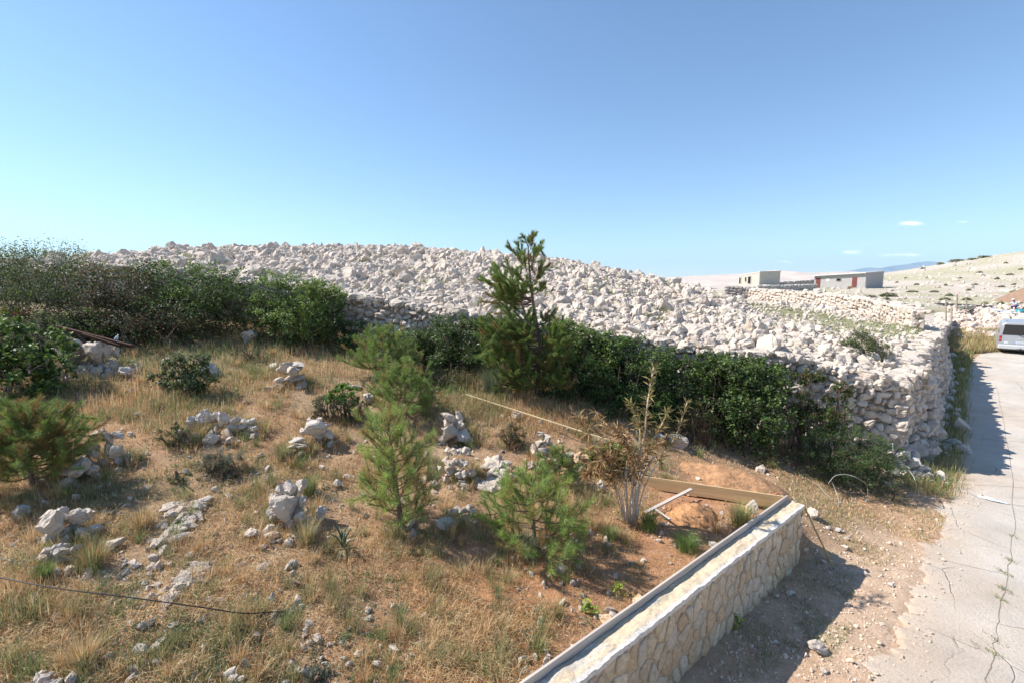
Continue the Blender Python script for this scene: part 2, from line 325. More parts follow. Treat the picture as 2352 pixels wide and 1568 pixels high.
# ------------------------------------------------------------------ rocks
def make_rock(lv, seed, flatness=1.0):
    rr = np.random.default_rng(seed); bm = bmesh.new(); bmesh.ops.create_icosphere(bm, subdivisions=lv, radius=1)
    bm.verts.ensure_lookup_table(); V = np.array([v.co[:] for v in bm.verts]); T = np.array([[v.index for v in f.verts] for f in bm.faces]); bm.free()
    for _ in range(13):
        n = rr.normal(size=3); n /= np.linalg.norm(n); d = rr.uniform(.36, .78); s = V@n-d; V = V-np.where(s > 0, s*.97, 0)[:, None]*n
    off = rr.uniform(0, 50, 3); amp = .16 if lv > 2 else .10
    nz = np.array([noise.fractal(Vector(v*1.7+off), 1.0, 2.1, 4) for v in V]); rd = np.array([abs(noise.noise(Vector(v*3.1+off))) for v in V])
    V = V*(1+amp*nz-amp*1.3*(1-rd)**5)[:, None]+rr.normal(size=V.shape)*(.012 if lv > 2 else .02)
    return V/np.abs(V).max(0), T
NV = 18
RV = {lv: [make_rock(lv, 100+i) for i in range(NV)] for lv in (1, 2, 3)}
def quats(n, tilt=None):
    if tilt is None: q = R.normal(size=(n, 4))
    else:
        yaw = R.uniform(0, 2*math.pi, n); ax = R.uniform(0, 2*math.pi, n); t = R.normal(0, tilt, n)/2
        q1 = np.stack([np.cos(yaw/2), 0*yaw, 0*yaw, np.sin(yaw/2)], 1); q2 = np.stack([np.cos(t), np.sin(t)*np.cos(ax), np.sin(t)*np.sin(ax), 0*t], 1)
        w1, x1, y1, z1 = q2.T; w2, x2, y2, z2 = q1.T
        q = np.stack([w1*w2-x1*x2-y1*y2-z1*z2, w1*x2+x1*w2+y1*z2-z1*y2, w1*y2-x1*z2+y1*w2+z1*x2, w1*z2+x1*y2-y1*x2+z1*w2], 1)
    q /= np.linalg.norm(q, axis=1)[:, None]; w, x, y, z = q.T
    return np.stack([np.stack([1-2*(y*y+z*z), 2*(x*y-z*w), 2*(x*z+y*w)], -1), np.stack([2*(x*y+z*w), 1-2*(x*x+z*z), 2*(y*z-x*w)], -1), np.stack([2*(x*z-y*w), 2*(y*z+x*w), 1-2*(x*x+y*y)], -1)], -2)
def boxy(V):
    s = np.sign(V)*np.abs(V)**.62; return s/np.abs(s).max(0)
RB = {lv: [(boxy(V)*(1+0), T) for V, T in RV[lv]] for lv in RV}
def rocks_into(A, pos, scl, rot, lv, pre=None, pool=None):
    """pre: rotations applied before the scale"""
    var = R.integers(0, NV, len(pos))
    for i in range(NV):
        k = np.nonzero(var == i)[0]
        if not len(k): continue
        V, T = (pool or RV)[lv][i]; W = np.broadcast_to(V[None], (len(k),)+V.shape)
        if pre is not None: W = np.einsum('nij,nvj->nvi', pre[k], W)
        W = W*scl[k][:, None]; W = np.einsum('nij,nvj->nvi', rot[k], W)+pos[k][:, None]
        n = len(V); F_ = (T[None]+np.arange(len(k))[:, None, None]*n).reshape(-1, 3)
        A.add(W.reshape(-1, 3), [F_])
ROCKME = []
for i in range(NV):
    V, T = RV[3][i]; o = mesh_np('rock_shape', V, [T], M_ROCK, None, None, False); ROCKME.append(o.data); bpy.data.objects.remove(o)
def meshvar(m): 
    out = []
    for me in ROCKME: c = me.copy(); c.materials[0] = m; out.append(c)
    return out
ROCKOC = meshvar(M_OCHRE); ROCKGR = meshvar(M_GREYROCK)
def rockobj(name, loc, scl, rot=None, parent=None, pool=None, var=None):
    o = bpy.data.objects.new(name, (pool or ROCKME)[R.integers(NV) if var is None else var]); put(o, parent)
    o.location = Vector([float(q) for q in loc]); o.scale = Vector([float(q) for q in scl])
    o.rotation_euler = rot if rot is not None else (R.normal(0, .3), R.normal(0, .3), R.uniform(0, 6.28)); return o
# hill boulders
def scatter(x0, x1, y0, y1, cell):
    xs, ys = np.meshgrid(np.arange(x0, x1, cell), np.arange(y0, y1, cell)); xs = xs.ravel()+R.uniform(-.5, .5, xs.size)*cell*1.1; ys = ys.ravel()+R.uniform(-.5, .5, ys.size)*cell*1.1
    return xs, ys
x, y = scatter(-24, 26, 11.5, 33, .22)
w = hillw(x, y); pw = np.exp(-(((x-17.4)/5.6)**2+((y-23)/8.4)**2)**2); keep = (w > .6) & (R.random(len(x)) > pw*1.15) & (x < 13.2+ (y-11)*.5)
keep &= np.abs(x)/y < 1.25
x, y = x[keep], y[keep]; r = np.clip(R.lognormal(-2.17, .48, len(x)), .06, .46); r *= np.where(pw[keep] > .3, .6, 1)
P = np.column_stack([x, y, H(x, y)+r*.12]); S = np.column_stack([r*R.uniform(.8, 1.4, len(r)), r*R.uniform(.7, 1.1, len(r)), r*R.uniform(.6, 1.35, len(r))])
dist = np.hypot(x, y); u, v, c_ = proj(P); vis = (u > -10) & (u < 2362)
order = np.argsort(-(r/dist)*vis); big = order[:290]; rest = order[290:]
for k_ in big:
    tag(rockobj('hill_boulder', P[k_], S[k_], tuple(R.uniform(0, 6.28, 3))), 'pale limestone boulder in the mass of rocks covering the hill', 'boulder', 'boulders covering the rocky hill')
A = Acc(); k2 = rest[dist[rest] < 22]; k1 = rest[dist[rest] >= 22]
rocks_into(A, P[k2], S[k2], quats(len(k2)), 2); rocks_into(A, P[k1], S[k1], quats(len(k1)), 2)
x, y = scatter(-24, 27, 11.5, 31, .21); w = hillw(x, y); pw = np.exp(-(((x-17.4)/5.6)**2+((y-23)/8.4)**2)**2); keep = (w > .5) & (R.random(len(x)) < .8-.75*pw) & (np.abs(x)/y < 1.2); x, y = x[keep], y[keep]
r = R.uniform(.04, .13, len(x)); P = np.column_stack([x, y, H(x, y)+r*.3]); rocks_into(A, P, np.column_stack([r*1.2, r, r*.9]), quats(len(x)), 1)
tag(A.build('hill_rubble', M_ROCK), 'loose pale limestone rubble lying between the boulders of the hill', 'rubble', None, 'stuff')
# ------------------------------------------------------------------ dry stone walls
def dry_wall(path, base, thick, hs, ws, sides=(1, 1), cap=True, lv=2, mat=None, cap_r=.2, bulge=.04, name='dry_stone_wall', batter=0.0):
    """path: (n,3) top line of the face on the right-hand side walking along it (side 0); thickness goes to the left"""
    path = np.asarray(path, float); seg = np.linalg.norm(np.diff(path[:, :2], axis=0), axis=1); arc = np.concatenate([[0], np.cumsum(seg)]); Lt = arc[-1]
    def pt(s): return np.stack([np.interp(s, arc, path[:, j]) for j in range(3)], -1)
    def nr(s): d = pt(np.minimum(s+.15, Lt))-pt(np.maximum(s-.15, 0)); d = d[..., :2]/np.linalg.norm(d[..., :2], axis=-1)[..., None]; return np.stack([d[..., 1], -d[..., 0]], -1), d
    A = Acc(); s = np.linspace(.22, Lt-.22, max(3, int(Lt/.3))); p = pt(s); n, d = nr(s)
    zb0 = base(p[:, 0]+n[:, 0]*.2, p[:, 1]+n[:, 1]*.2)-.25
    ins = .1; o = p[:, :2]-n*ins; i_ = p[:, :2]-n*(thick-ins); zt = p[:, 2]-.1; k = len(s)
    bt = lambda s_: batter*sstep((np.asarray(s_)-.8)/2.2); o2 = o+n*(bt(s)*np.maximum(zt-zb0, 0))[:, None]
    V = np.vstack([np.column_stack([o2, zb0]), np.column_stack([o, zt]), np.column_stack([i_, zt]), np.column_stack([i_, np.minimum(zb0, zt-.3)])])
    a = np.arange(k-1); qs = [np.stack([a+k*j, a+1+k*j, a+1+k*(j+1), a+k*(j+1)], -1) for j in range(3)]
    A.add(V, qs+[np.array([[0, k, 2*k, 3*k], [4*k-1, 3*k-1, 2*k-1, k-1]])])
    pos, scl, rot = [], [], []
    for sd in (0, 1):
        if not sides[sd]: continue
        hmax = np.max(p[:, 2]-zb0)+.2; r0 = 0
        while r0 < hmax:
            h = random.uniform(*hs); s0 = random.uniform(-.2, 0)
            while s0 < Lt:
                wdt = random.uniform(*ws)*(1 if random.random() < .85 else 1.5); sm = min(max(s0+wdt/2, 0), Lt)
                q = pt(np.array(sm)); nn, dd = nr(np.array(sm)); z = q[2]-r0-h*.5+.09*math.sin(sm*1.7+r0*5)+random.uniform(-.03, .03)
                off = (-.04 if sd == 0 else -(thick-.04))+random.uniform(-bulge, bulge)*(1 if sd == 0 else -1)
                if sd == 0: off += float(bt(sm))*(q[2]-z)
                xy = q[:2]+nn*off; gz = float(base(np.array([q[0]+nn[0]*.3]), np.array([q[1]+nn[1]*.3]))[0]) if sd == 0 else z-1
                if z > gz-.2:
                    ang = math.atan2(dd[1], dd[0]); pos.append((*xy, z)); hh = h*random.uniform(.85, 1.15)
                    scl.append((wdt*.56, .15*random.uniform(.8, 1.3), hh*.60)); rot.append(np.array(Matrix.Rotation(ang, 3, 'Z') @ Matrix.Rotation(random.gauss(0, .28), 3, 'Y') @ Matrix.Rotation(random.gauss(0, .15), 3, 'X')))
                s0 += wdt*.94
            r0 += h*.93
    for se, sgn in ((.12, -1), (Lt-.12, 1)):      # stones closing the two ends
        q = pt(np.array(se)); nn, dd = nr(np.array(se)); zb = float(base(np.array([q[0]+nn[0]*.3]), np.array([q[1]+nn[1]*.3]))[0]); z = q[2]-.1
        while z > zb-.15:
            h = random.uniform(*hs); a_ = math.atan2(dd[1], dd[0])
            for t_ in np.arange(.12, thick, .24):
                pos.append((q[0]-nn[0]*t_+dd[0]*sgn*random.uniform(0, .06), q[1]-nn[1]*t_+dd[1]*sgn*random.uniform(0, .06), z-h*.5+random.uniform(-.03, .03))); scl.append((.17, .15, h*.6)); rot.append(np.array(Matrix.Rotation(a_, 3, 'Z') @ Matrix.Rotation(random.gauss(0, .2), 3, 'X')))
            z -= h*.93
    if cap:
        n_ = int(Lt*thick/(cap_r*cap_r)*1.0); ss = R.uniform(0, Lt, n_); q = pt(ss); nn, dd = nr(ss); t = R.uniform(0.02, thick-.02, n_)
        xy = q[:, :2]-nn*t[:, None]; rr = R.uniform(.5, 1.15, n_)*cap_r
        pos += list(np.column_stack([xy, q[:, 2]-.06+R.uniform(-.03, .06, n_)])); scl += list(np.column_stack([rr*1.15, rr*.9, rr*.55])); rot += list(quats(n_, .22))
    pos, scl, rot = np.array(pos), np.array(scl), np.array(rot)
    far_ = np.hypot(pos[:, 0], pos[:, 1]) > 17
    pre = np.array([np.array(Matrix.Rotation(random.choice([0, 1, 2, 3])*math.pi/2, 3, random.choice('XYZ'))) for _ in range(len(pos))])
    if far_.any(): rocks_into(A, pos[far_], scl[far_], rot[far_], 1 if lv < 2 else 2, pre[far_], RB)
    if (~far_).any(): rocks_into(A, pos[~far_], scl[~far_], rot[~far_], 3 if lv > 1 else 2, pre[~far_], RB)
    return A.build(name, mat or M_ROCK)
lowbase = lambda x, y: FIELD(x, y)*(1-sstep((np.asarray(x)-5.2)/4))+np.minimum(FIELD(x, y), .2)*sstep((np.asarray(x)-5.2)/4)
tag(dry_wall(W1a, lowbase, .6, (.11, .21), (.13, .30), (1, 0), True, 2), 'dry stone retaining wall holding back the rocky hill above the grassy plot', 'dry stone wall')
roadbase = lambda x, y: ROADF(x, y)
tag(dry_wall(W2[:6], roadbase, 1.1, (.12, .23), (.15, .36), (1, 1), True, 2, None, .24, .12, 'dry_stone_wall', .26), 'tall grey rubble wall running along the left edge of the concrete road', 'dry stone wall')
tag(dry_wall(W2[5:]+np.array([(0.35, .3, -.15), (0, 0, -.2), (0, 0, -.2)]), roadbase, .6, (.15, .25), (.2, .45), (1, 1), True, 1, None, .22, .05), 'low unfinished rubble wall with posts, continuing beyond the tall roadside wall', 'dry stone wall')
W3 = np.array([at(1668, 662, 50), at(1700, 664, 47), at(1800, 668, 41), at(1900, 676, 36), at(1990, 687, 31), at(2060, 702, 27), at(2098, 716, 23.5)]); 
tag(dry_wall(W3, lambda x, y: HILL(x, y), .6, (.16, .27), (.25, .5), (1, 0), True, 1, None, .25), 'long field wall of stacked stones crossing below the two grey houses', 'dry stone wall')
W3b = np.array([at(1666, 658, 46.5), at(1732, 661, 45.5)]); tag(dry_wall(W3b, lambda x, y: HILL(x, y), .6, (.16, .27), (.25, .5), (1, 0), True, 1, M_DARKROCK, .25), 'short dark stone wall left of the long field wall', 'dry stone wall')
W4 = np.array([at(1742, 657, 82), at(1800, 656, 84), at(1876, 654, 88)]); tag(dry_wall(W4, lambda x, y: H(x, y), .6, (.3, .45), (.4, .8), (1, 0), True, 1, M_GREYROCK, .3), 'grey shaded garden wall between the two houses, the lower of the pair', 'dry stone wall')
W5 = np.array([at(1790, 649, 104), at(1830, 646, 106), at(1872, 643, 110)]); tag(dry_wall(W5, lambda x, y: H(x, y), .6, (.3, .45), (.4, .8), (1, 0), True, 1, M_GREYROCK, .3), 'distant stone wall climbing behind the garden wall between the houses', 'dry stone wall')
# ------------------------------------------------------------------ stone-faced garden wall
WL = 8.2; WTOP = 1.03; WTH = .24
def wp(t, d, z): return np.array((NE[0]+ND[0]*t+NN[0]*d, NE[1]+ND[1]*t+NN[1]*d, z))
rotw = Matrix.Rotation(math.atan2(ND[1], ND[0]), 3, 'Z')
wall = empty('stone_faced_wall', wp(-2, -.15, 0), 'low garden wall faced with cream stones in brown mortar, with a bare concrete top', 'garden wall')
def lw(o):  # parts are built in world space: cancel the parent offset
    o.matrix_parent_inverse = Matrix.Translation(-o.parent.location); return o
bm = bmesh.new(); add_box(bm, wp(-WL/2, -.13, .44), (WL, .21, 1.08), rotw)
lw(bm_obj('wall_core', bm, flat('brown_mortar', (.50, .39, .265), .95, 0, 20, .3, .01), wall))
def clip(poly, mx, my, nx, ny):
    out = []; n = len(poly)
    for i in range(n):
        a, b = poly[i], poly[(i+1) % n]; da = (a[0]-mx)*nx+(a[1]-my)*ny; db = (b[0]-mx)*nx+(b[1]-my)*ny
        if da <= 0: out.append(a)
        if (da < 0) != (db < 0) and da != db: t = da/(da-db); out.append((a[0]+(b[0]-a[0])*t, a[1]+(b[1]-a[1])*t))
    return out
def facing(A, x0, x1, z0, z1, place, seed):
    rr = random.Random(seed); ASP = 1.35; pts = []
    cw = .155
    for j in range(int((z1-z0)/(cw*ASP))+2):
        for i in range(int((x1-x0)/cw)+2):
            if rr.random() < .16: continue
            pts.append((x0+(i+.5*(j % 2)+rr.uniform(-.38, .38))*cw, (z0/ASP+(j+rr.uniform(-.36, .36))*cw)))
    for i, (px, pz) in enumerate(pts):
        poly = [(x0, z0/ASP), (x1, z0/ASP), (x1, z1/ASP), (x0, z1/ASP)]
        if not (x0 < px < x1 and z0/ASP < pz < z1/ASP): continue
        for j, (qx, qz) in enumerate(pts):
            if j == i or abs(qx-px) > .5 or abs(qz-pz) > .5: continue
            dx, dz = qx-px, qz-pz; l = math.hypot(dx, dz); gp = rr.uniform(.004, .013)
            poly = clip(poly, (px+qx)/2-dx/l*gp, (pz+qz)/2-dz/l*gp, dx, dz)
            if len(poly) < 3: break
        if len(poly) < 3: continue
        poly = [(a, b*ASP) for a, b in poly]
        for _ in range(2):
            poly = [q for a, b in zip(poly, poly[1:]+poly[:1]) for q in ((a[0]*.78+b[0]*.22, a[1]*.78+b[1]*.22), (a[0]*.22+b[0]*.78, a[1]*.22+b[1]*.78))]
        pl = np.array(poly); cen = pl.mean(0); d1 = rr.uniform(.008, .028)
        rings = [(1.0, -.006), (1.0, d1*.55), (.93, d1), (.55, d1+rr.uniform(.0, .008))]
        V = []; n = len(pl)
        for s_, dd in rings:
            q = cen+(pl-cen)*s_
            for a in q: V.append(place(a[0], a[1], dd+rr.uniform(-.0012, .0012)))
        V.append(place(cen[0], cen[1], rings[-1][1]+rr.uniform(-.002, .004)))
        k = np.arange(n); kn = (k+1) % n; fs = [np.stack([k+r*n, kn+r*n, kn+(r+1)*n, k+(r+1)*n], -1) for r in range(3)]
        base = np.array(rr.choice([(.60, .475, .32), (.56, .44, .30), (.62, .52, .38), (.55, .40, .25), (.58, .48, .35), (.54, .46, .36)]))*rr.uniform(.95, 1.14)
        A.add(V, fs+[np.stack([k+3*n, kn+3*n, np.full(n, 4*n)], -1)], base)
A = Acc(); facing(A, -WL, -.005, -.06, WTOP-.05, lambda a, b, d: wp(a, d-.025, b), 5)
facing(A, -.23, -.012, -.06, WTOP-.05, lambda a, b, d: wp(d, a, b), 6)
lw(A.build('stone_facing', attrmat('split_stone', .85, .03, 22, .4), wall, True))
# rough concrete top
A = Acc(); na, nb = 420, 9; ta = np.linspace(-WL, .012, na); tb = np.linspace(-.228, .004, nb)
TA, TB = np.meshgrid(ta, tb, indexing='ij'); e = (fbm(ta, ta*0, .06, 41)-.5)*.028; TB2 = TB+(e[:, None]*(np.abs(TB-tb[-1]) < .05))
Z = WTOP-.012+(fbm(TA, TB*2, .16, 42)-.5)*.045+np.where(TB > -.03, -.006, 0)
Vt = np.stack([NE[0]+ND[0]*TA+NN[0]*TB2, NE[1]+ND[1]*TA+NN[1]*TB2, Z], -1); Vb = Vt.copy(); Vb[..., 2] = WTOP-.075
i = np.arange(na*nb).reshape(na, nb); Q = np.stack([i[:-1, :-1], i[1:, :-1], i[1:, 1:], i[:-1, 1:]], -1).reshape(-1, 4)
o_ = na*nb; f_ = lambda a: np.stack([a[:-1], a[1:], a[1:]+o_, a[:-1]+o_], -1)
n1 = fbm(TA*.7, TB*3, .5, 44)[..., None]; cc = np.where(n1 > .44, np.array((.60, .48, .33)), np.array((.54, .48, .40)))*(.85+.3*fbm(TA, TB, .1, 45)[..., None]); cc = np.where((TB > -.028)[..., None], np.array((.66, .61, .55)), cc)
A.add(np.concatenate([Vt.reshape(-1, 3), Vb.reshape(-1, 3)]), [Q, f_(i[:, -1]), f_(i[:, 0]), f_(i[-1])], np.concatenate([cc.reshape(-1, 3)]*2))
lw(A.build('concrete_top', M_ATTR, wall, False))
# ------------------------------------------------------------------ timber
def plank(name, a, b, w, h, mat, label, cat, group=None, up=(0, 0, 1), bow=.0):
    a, b = np.array(a, float), np.array(b, float); d = b-a; Ln = np.linalg.norm(d); X = Vector(d/Ln); U = Vector(up); Y = U.cross(X).normalized(); Zv = X.cross(Y)
    bm = bmesh.new(); add_box(bm, (0, 0, 0), (Ln, w, h)); bmesh.ops.subdivide_edges(bm, edges=[e for e in bm.edges if abs((e.verts[0].co-e.verts[1].co).x) > Ln*.5], cuts=10)
    for v in bm.verts: v.co.y += bow*math.sin((v.co.x/Ln+.5)*math.pi); v.co.z += random.uniform(-.0015, .0015)
    o = bm_obj(name, bm, mat, None, False, min(w, h)*.12); o.matrix_world = Matrix.Translation(Vector((a+b)/2)) @ Matrix((X, Y, Zv)).transposed().to_4x4()
    return tag(o, label, cat, group)
plank('formwork_board', wp(-WL, -.248, WTOP+.0), wp(-.02, -.248, WTOP-.005), .026, .15, M_GREYWOOD, 'long grey formwork board standing on edge behind the concrete wall top', 'board')
B0 = wp(-.06, -.28, .97); B1 = atz(1490, 1109, .985); B2 = atz(1398, 1090, .985); B3 = atz(1272, 1069, .985)
for n_, a, b_ in (('shuttering_board', B0, B1), ('shuttering_board', B1+(B2-B1)*.02, B2), ('shuttering_board', B2+(B3-B2)*.02, B3)):
    pass
plank('shuttering_board', B0, B1+(B2-B1)*.3, .026, .22, M_WOOD, 'yellow shuttering board on edge between the reed clump and the wall corner', 'board')
plank('shuttering_board', B2+(B1-B2)*.2, B3, .026, .2, M_WOOD, 'short yellow shuttering board propping the pile of ochre rocks', 'board')
a = atz(1482, 1176, .9); b_ = atz(1588, 1122, 1.03); plank('timber_brace', a, b_, .06, .025, M_GREYWOOD, 'pale grey plank bracing the shuttering board beside the reed clump', 'plank')
a = atz(1506, 1168, .92); b_ = atz(1540, 1192, .9); plank('timber_offcut', a, b_, .03, .02, M_GREYWOOD, 'short pale offcut of wood lying next to the small earth mound', 'offcut')
a = wp(.03, -.02, 1.0); b_ = atz(1913, 1300, .02); plank('timber_prop', a, b_, .035, .025, woodmat('prop_timber', (.27, .18, .08), (.42, .30, .14)), 'thin brown wooden prop leaning against the end of the stone faced wall', 'prop')
a = atz(1070, 905, 2.05); b_ = atz(1405, 1012, 1.42); plank('long_batten', a, b_, .028, .022, woodmat('fresh_batten', (.60, .44, .23), (.76, .60, .36)), 'long thin yellow batten slanting in the air above the dry grass', 'batten')
tag(bm_obj('batten_stake', (lambda bm: (add_box(bm, (a+b_)/2+(b_-a)*.47+np.array((0, 0, -.25)), (.025, .025, .55)), bm)[1])(bmesh.new()), M_GREYWOOD), 'grey stake holding the low end of the long batten', 'stake')
# concrete just poured behind the board and the orange cap at its corner
A = Acc(); n_ = 40; t = np.linspace(0, 1, n_)[:, None]; ba = B0[None]+(B1-B0)[None]*t*.72; pd = np.array((NN[1]*0+.35, .32, 0)); 
Vc = np.concatenate([ba+np.array((.01, .03, .02)), ba+np.array((.10, .13, .045))+R.normal(0, .012, (n_, 3)), ba+np.array((.22, .26, -.28))]); i = np.arange(n_-1)
A.add(Vc, [np.stack([i, i+1, n_+i+1, n_+i], -1), np.stack([n_+i, n_+i+1, 2*n_+i+1, 2*n_+i], -1)]); tag(A.build('poured_footing', flat('fresh_concrete', (.50, .47, .43), .9, 0, 25, .25, .012)), 'fresh grey concrete footing poured along the outside of the shuttering board', 'footing')
tag(rockobj('orange_brick', wp(.0, -.46, 1.0), (.10, .06, .05), (0, 0, .5)), 'broken orange brick lying on the corner of the new wall', 'brick').data = (lambda me: (me.materials.clear(), me.materials.append(flat('red_clay', (.62, .22, .11), .9)), me)[2])(ROCKME[3].copy())
# ------------------------------------------------------------------ earth mounds
M_SOIL = attrmat('reddish_soil', .95, .05, 14, .5)
def mound(name, u, v, wpx, hm, label, cat='mound', colr=(.36, .195, .10), dep=.7, ang=0.0, seed=1, Y=None):
    c = hit(u, v) if Y is None else at(u, v, Y); rx = wpx/F*c[1]/2; ry = rx*dep; n = 46; g = np.linspace(-1, 1, n); X, Yy = np.meshgrid(g, g); r2 = X**2+Yy**2
    ca, sa = math.cos(ang), math.sin(ang); wx = c[0]+rx*(X*ca-Yy*sa*dep); wy = c[1]+rx*(X*sa+Yy*ca*dep)
    prof = np.clip(1-r2*(1+.5*(fbm(X*2, Yy*2, .8, seed)-.5)), 0, 1)**1.1
    z = H(wx, wy)-.06+.05*(prof > 0)+hm*prof*(.8+.5*fbm(wx, wy, rx*.5, seed+3))+(prof > 0)*(fbm(wx, wy, .09, seed+1)-.4)*.09*min(1, hm*3)
    cc = np.array(colr)*(.75+.5*fbm(wx, wy, .25, seed+2)[..., None]); i = np.arange(n*n).reshape(n, n); Q = np.stack([i[:-1, :-1], i[:-1, 1:], i[1:, 1:], i[1:, :-1]], -1).reshape(-1, 4)
    Q = Q[(prof.ravel()[Q] > 0).any(1)]
    return tag(mesh_np(name, np.stack([wx, wy, z], -1), [Q], M_SOIL, None, cc.reshape(-1, 3), True), label, cat), c, rx
mound('earth_mound', 1695, 1112, 270, .26, 'larger mound of reddish earth heaped outside the shuttering board', 'earth mound', (.46, .25, .125), .6, -.35, 51)
mound('earth_mound', 1590, 1185, 130, .2, 'small mound of loose orange earth inside the corner of the new wall', 'earth mound', (.48, .245, .11), .8, 0, 55)
mound('soil_heap', 2420, 715, 220, 2.0, 'rust orange soil heap at the roadside behind the crouching worker', 'soil heap', (.30, .19, .125), .8, 0, 57, 52)
mound('sand_pile', 2370, 752, 170, .75, 'smooth pale pink sand pile heaped just beyond the van', 'sand pile', (.62, .50, .42), .7, 0, 59, 33)
# ------------------------------------------------------------------ cairns (loose stacks of stones)
CAIRNS = []
def cairn(u, v, wpx, hpx, label, n=16, pool=None, name='stone_cairn', dep=.6, lean=0.0, big=None, rmin=.11):
    n = int(n*1.45)+2
    c = hit(u, v); k = c[1]/F; W = wpx*k; Hh = hpx*k*.9; CAIRNS.append((c[0], c[1], W)); t = empty(name, c, label, 'cairn' if name == 'stone_cairn' else 'stone pile', None)
    def st(x, y, z, sx, sy, sz, rz, tilt=.22):
        o = rockobj('stone', (x, y, z), (sx, sy, sz), (R.normal(0, tilt), R.normal(0, tilt), rz), t, ROCKME if pool is None or R.random() < .35 else pool); return o
    lay = max(2, int(round(Hh/(W*.21)))); lh = Hh/lay
    for l in range(lay):
        f = 1-.62*l/lay; wl = W*f; m_ = max(1, int(round(n*f/lay)))
        for q in range(m_):
            fx = (q+.5)/m_-.5+R.uniform(-.06, .06); r = wl/m_*R.uniform(.62, .85) if m_ > 1 else wl*.48
            r = min(max(r, W*rmin), W*.27); dy = R.uniform(-.5, .5)*W*dep*f*(.6 if l else 1)-W*.12*(1-l/lay)
            gx_, gy_ = c[0]+fx*wl+lean*W*l/lay, c[1]+dy+l*lh*.25
            gz = Hs(gx_, gy_)
            st(fx*wl+lean*W*l/lay, dy+l*lh*.25, gz-c[2]+lh*(l+.34), r*R.uniform(1.0, 1.5), r*R.uniform(.75, 1.1), max(lh*.66, r*.5)*R.uniform(.75, 1.15), R.uniform(0, 6.28), .35)
    if big:
        for (fx, fz, s_) in big: st(fx*W, -W*.2, fz*Hh, s_*W, s_*W*.7, s_*W*.8, R.uniform(0, 6.28), .3)
    for q in range(int(n*.5)):   # outliers at the foot
        an = R.uniform(0, 6.28); rr_ = W*R.uniform(.45, .72); x_, y_ = rr_*math.cos(an), rr_*math.sin(an)*.7
        r = W*R.uniform(.035, .085); st(x_, y_, Hs(c[0]+x_, c[1]+y_)-c[2]+r*.3, r*1.2, r, r*.8, R.uniform(0, 6.28))
    return t
cairn(662, 1205, 125, 115, 'cairn crowned by a big fluted boulder, uphill from the small agave', 15, big=[(.05, .55, .30)])
cairn(160, 1225, 130, 75, 'cairn with a flat cracked slab on top, below the left pine bush', 12, big=[(-.05, .75, .3)])
cairn(140, 1290, 110, 50, 'low spill of rounded stones at the foot of the slab-topped cairn', 7)
cairn(235, 1065, 105, 85, 'tumbled cairn beside the brownish pine bush', 14)
cairn(190, 1105, 80, 62, 'two stacked grey boulders in the shade of the pine bush', 5, big=[(0, .6, .33)])
cairn(485, 1000, 110, 62, 'broad low cairn in the middle of the dry grass', 16)
cairn(560, 1000, 80, 50, 'loose spill of angular stones to the right of the broad low cairn', 8)
cairn(730, 1015, 90, 62, 'small cairn with a dark flat slab on top, below the rosemary bush', 11, big=[(.05, .7, .3)])
cairn(683, 1040, 55, 40, 'pair of pale boulders leaning on the slab topped small cairn', 4)
cairn(668, 885, 72, 62, 'narrow upright cairn high on the slope under the slender pine', 8, big=[(.15, .7, .27)])
cairn(1045, 1008, 78, 72, 'white cairn with a pale pointed slab, between the pines and the batten', 9, big=[(-.1, .35, .34)])
cairn(1047, 1100, 100, 82, 'cairn of tilted grey plates just below the white cairn', 18)
cairn(1250, 1065, 70, 78, 'thin column of small flat stones near the end of the batten', 13)
cairn(1062, 1190, 80, 38, 'scattered low heap of pinkish stones beside the young pine', 10)
cairn(1320, 1066, 105, 40, 'pile of ochre rocks held back by the short yellow board', 9, ROCKOC, 'rock_pile')
cairn(205, 852, 150, 72, 'ruined stone heap carrying two rusty iron beams', 62, ROCKGR, 'rock_pile', rmin=.06, big=[(-.28, .72, .2), (-.02, .85, .2), (.3, .75, .22)])
cairn(120, 1590, 140, 55, 'weathered outcrop of stones at the bottom left corner of the plot', 12)
# ------------------------------------------------------------------ bedrock and single boulders
def bedrock(pts, wpx, label, seed):
    A = Acc(); P_ = [hit(u, v) for u, v in pts]; P_ = cr(np.array(P_)[:, :2], 8); n = len(P_)
    pos = np.column_stack([P_+R.normal(0, .05, P_.shape), H(P_[:, 0], P_[:, 1])+.0]); k = P_[:, 1]/F*wpx*.62; pos[:, 2] += k*.22
    s_ = np.column_stack([k*R.uniform(.8, 1.5, n), k*R.uniform(.6, 1.0, n), k*R.uniform(.35, .7, n)]); rocks_into(A, pos, s_, quats(n, .3), 3, quats(n))
    return tag(A.build('bedrock_outcrop', M_ROCK), label, 'rock outcrop')
bedrock([(468, 1150), (440, 1185), (425, 1215), (385, 1245)], 34, 'long ridge of bare bedrock running diagonally down the grass', 1)
bedrock([(410, 1165), (395, 1185)], 36, 'stub of bedrock beside the long diagonal ridge', 2)
bedrock([(468, 1305), (440, 1325), (410, 1350), (375, 1375)], 38, 'pale bedrock rib just above the black cable', 3)
bedrock([(1135, 1065), (1145, 1085), (1150, 1110), (1120, 1125)], 36, 'pale bedrock strip between the plate cairn and the thin stone column', 4)
def boulder(u, v, w, label, hr=.8, pool=None, sink=.25, name='boulder', cat='boulder', Y=None, z=None):
    c = hit(u, v) if z is None else atz(u, v, z); r = w/F*c[1]/2
    o = rockobj(name, (c[0], c[1]+r*.4, c[2]+r*hr*(1-sink)), (r, r*.8, r*hr), (R.normal(0, .2), R.normal(0, .2), R.uniform(0, 6.28)), None, pool); return tag(o, label, cat)
boulder(572, 792, 50, 'lone upright grey boulder at the top of the grassy slope', 1.0)
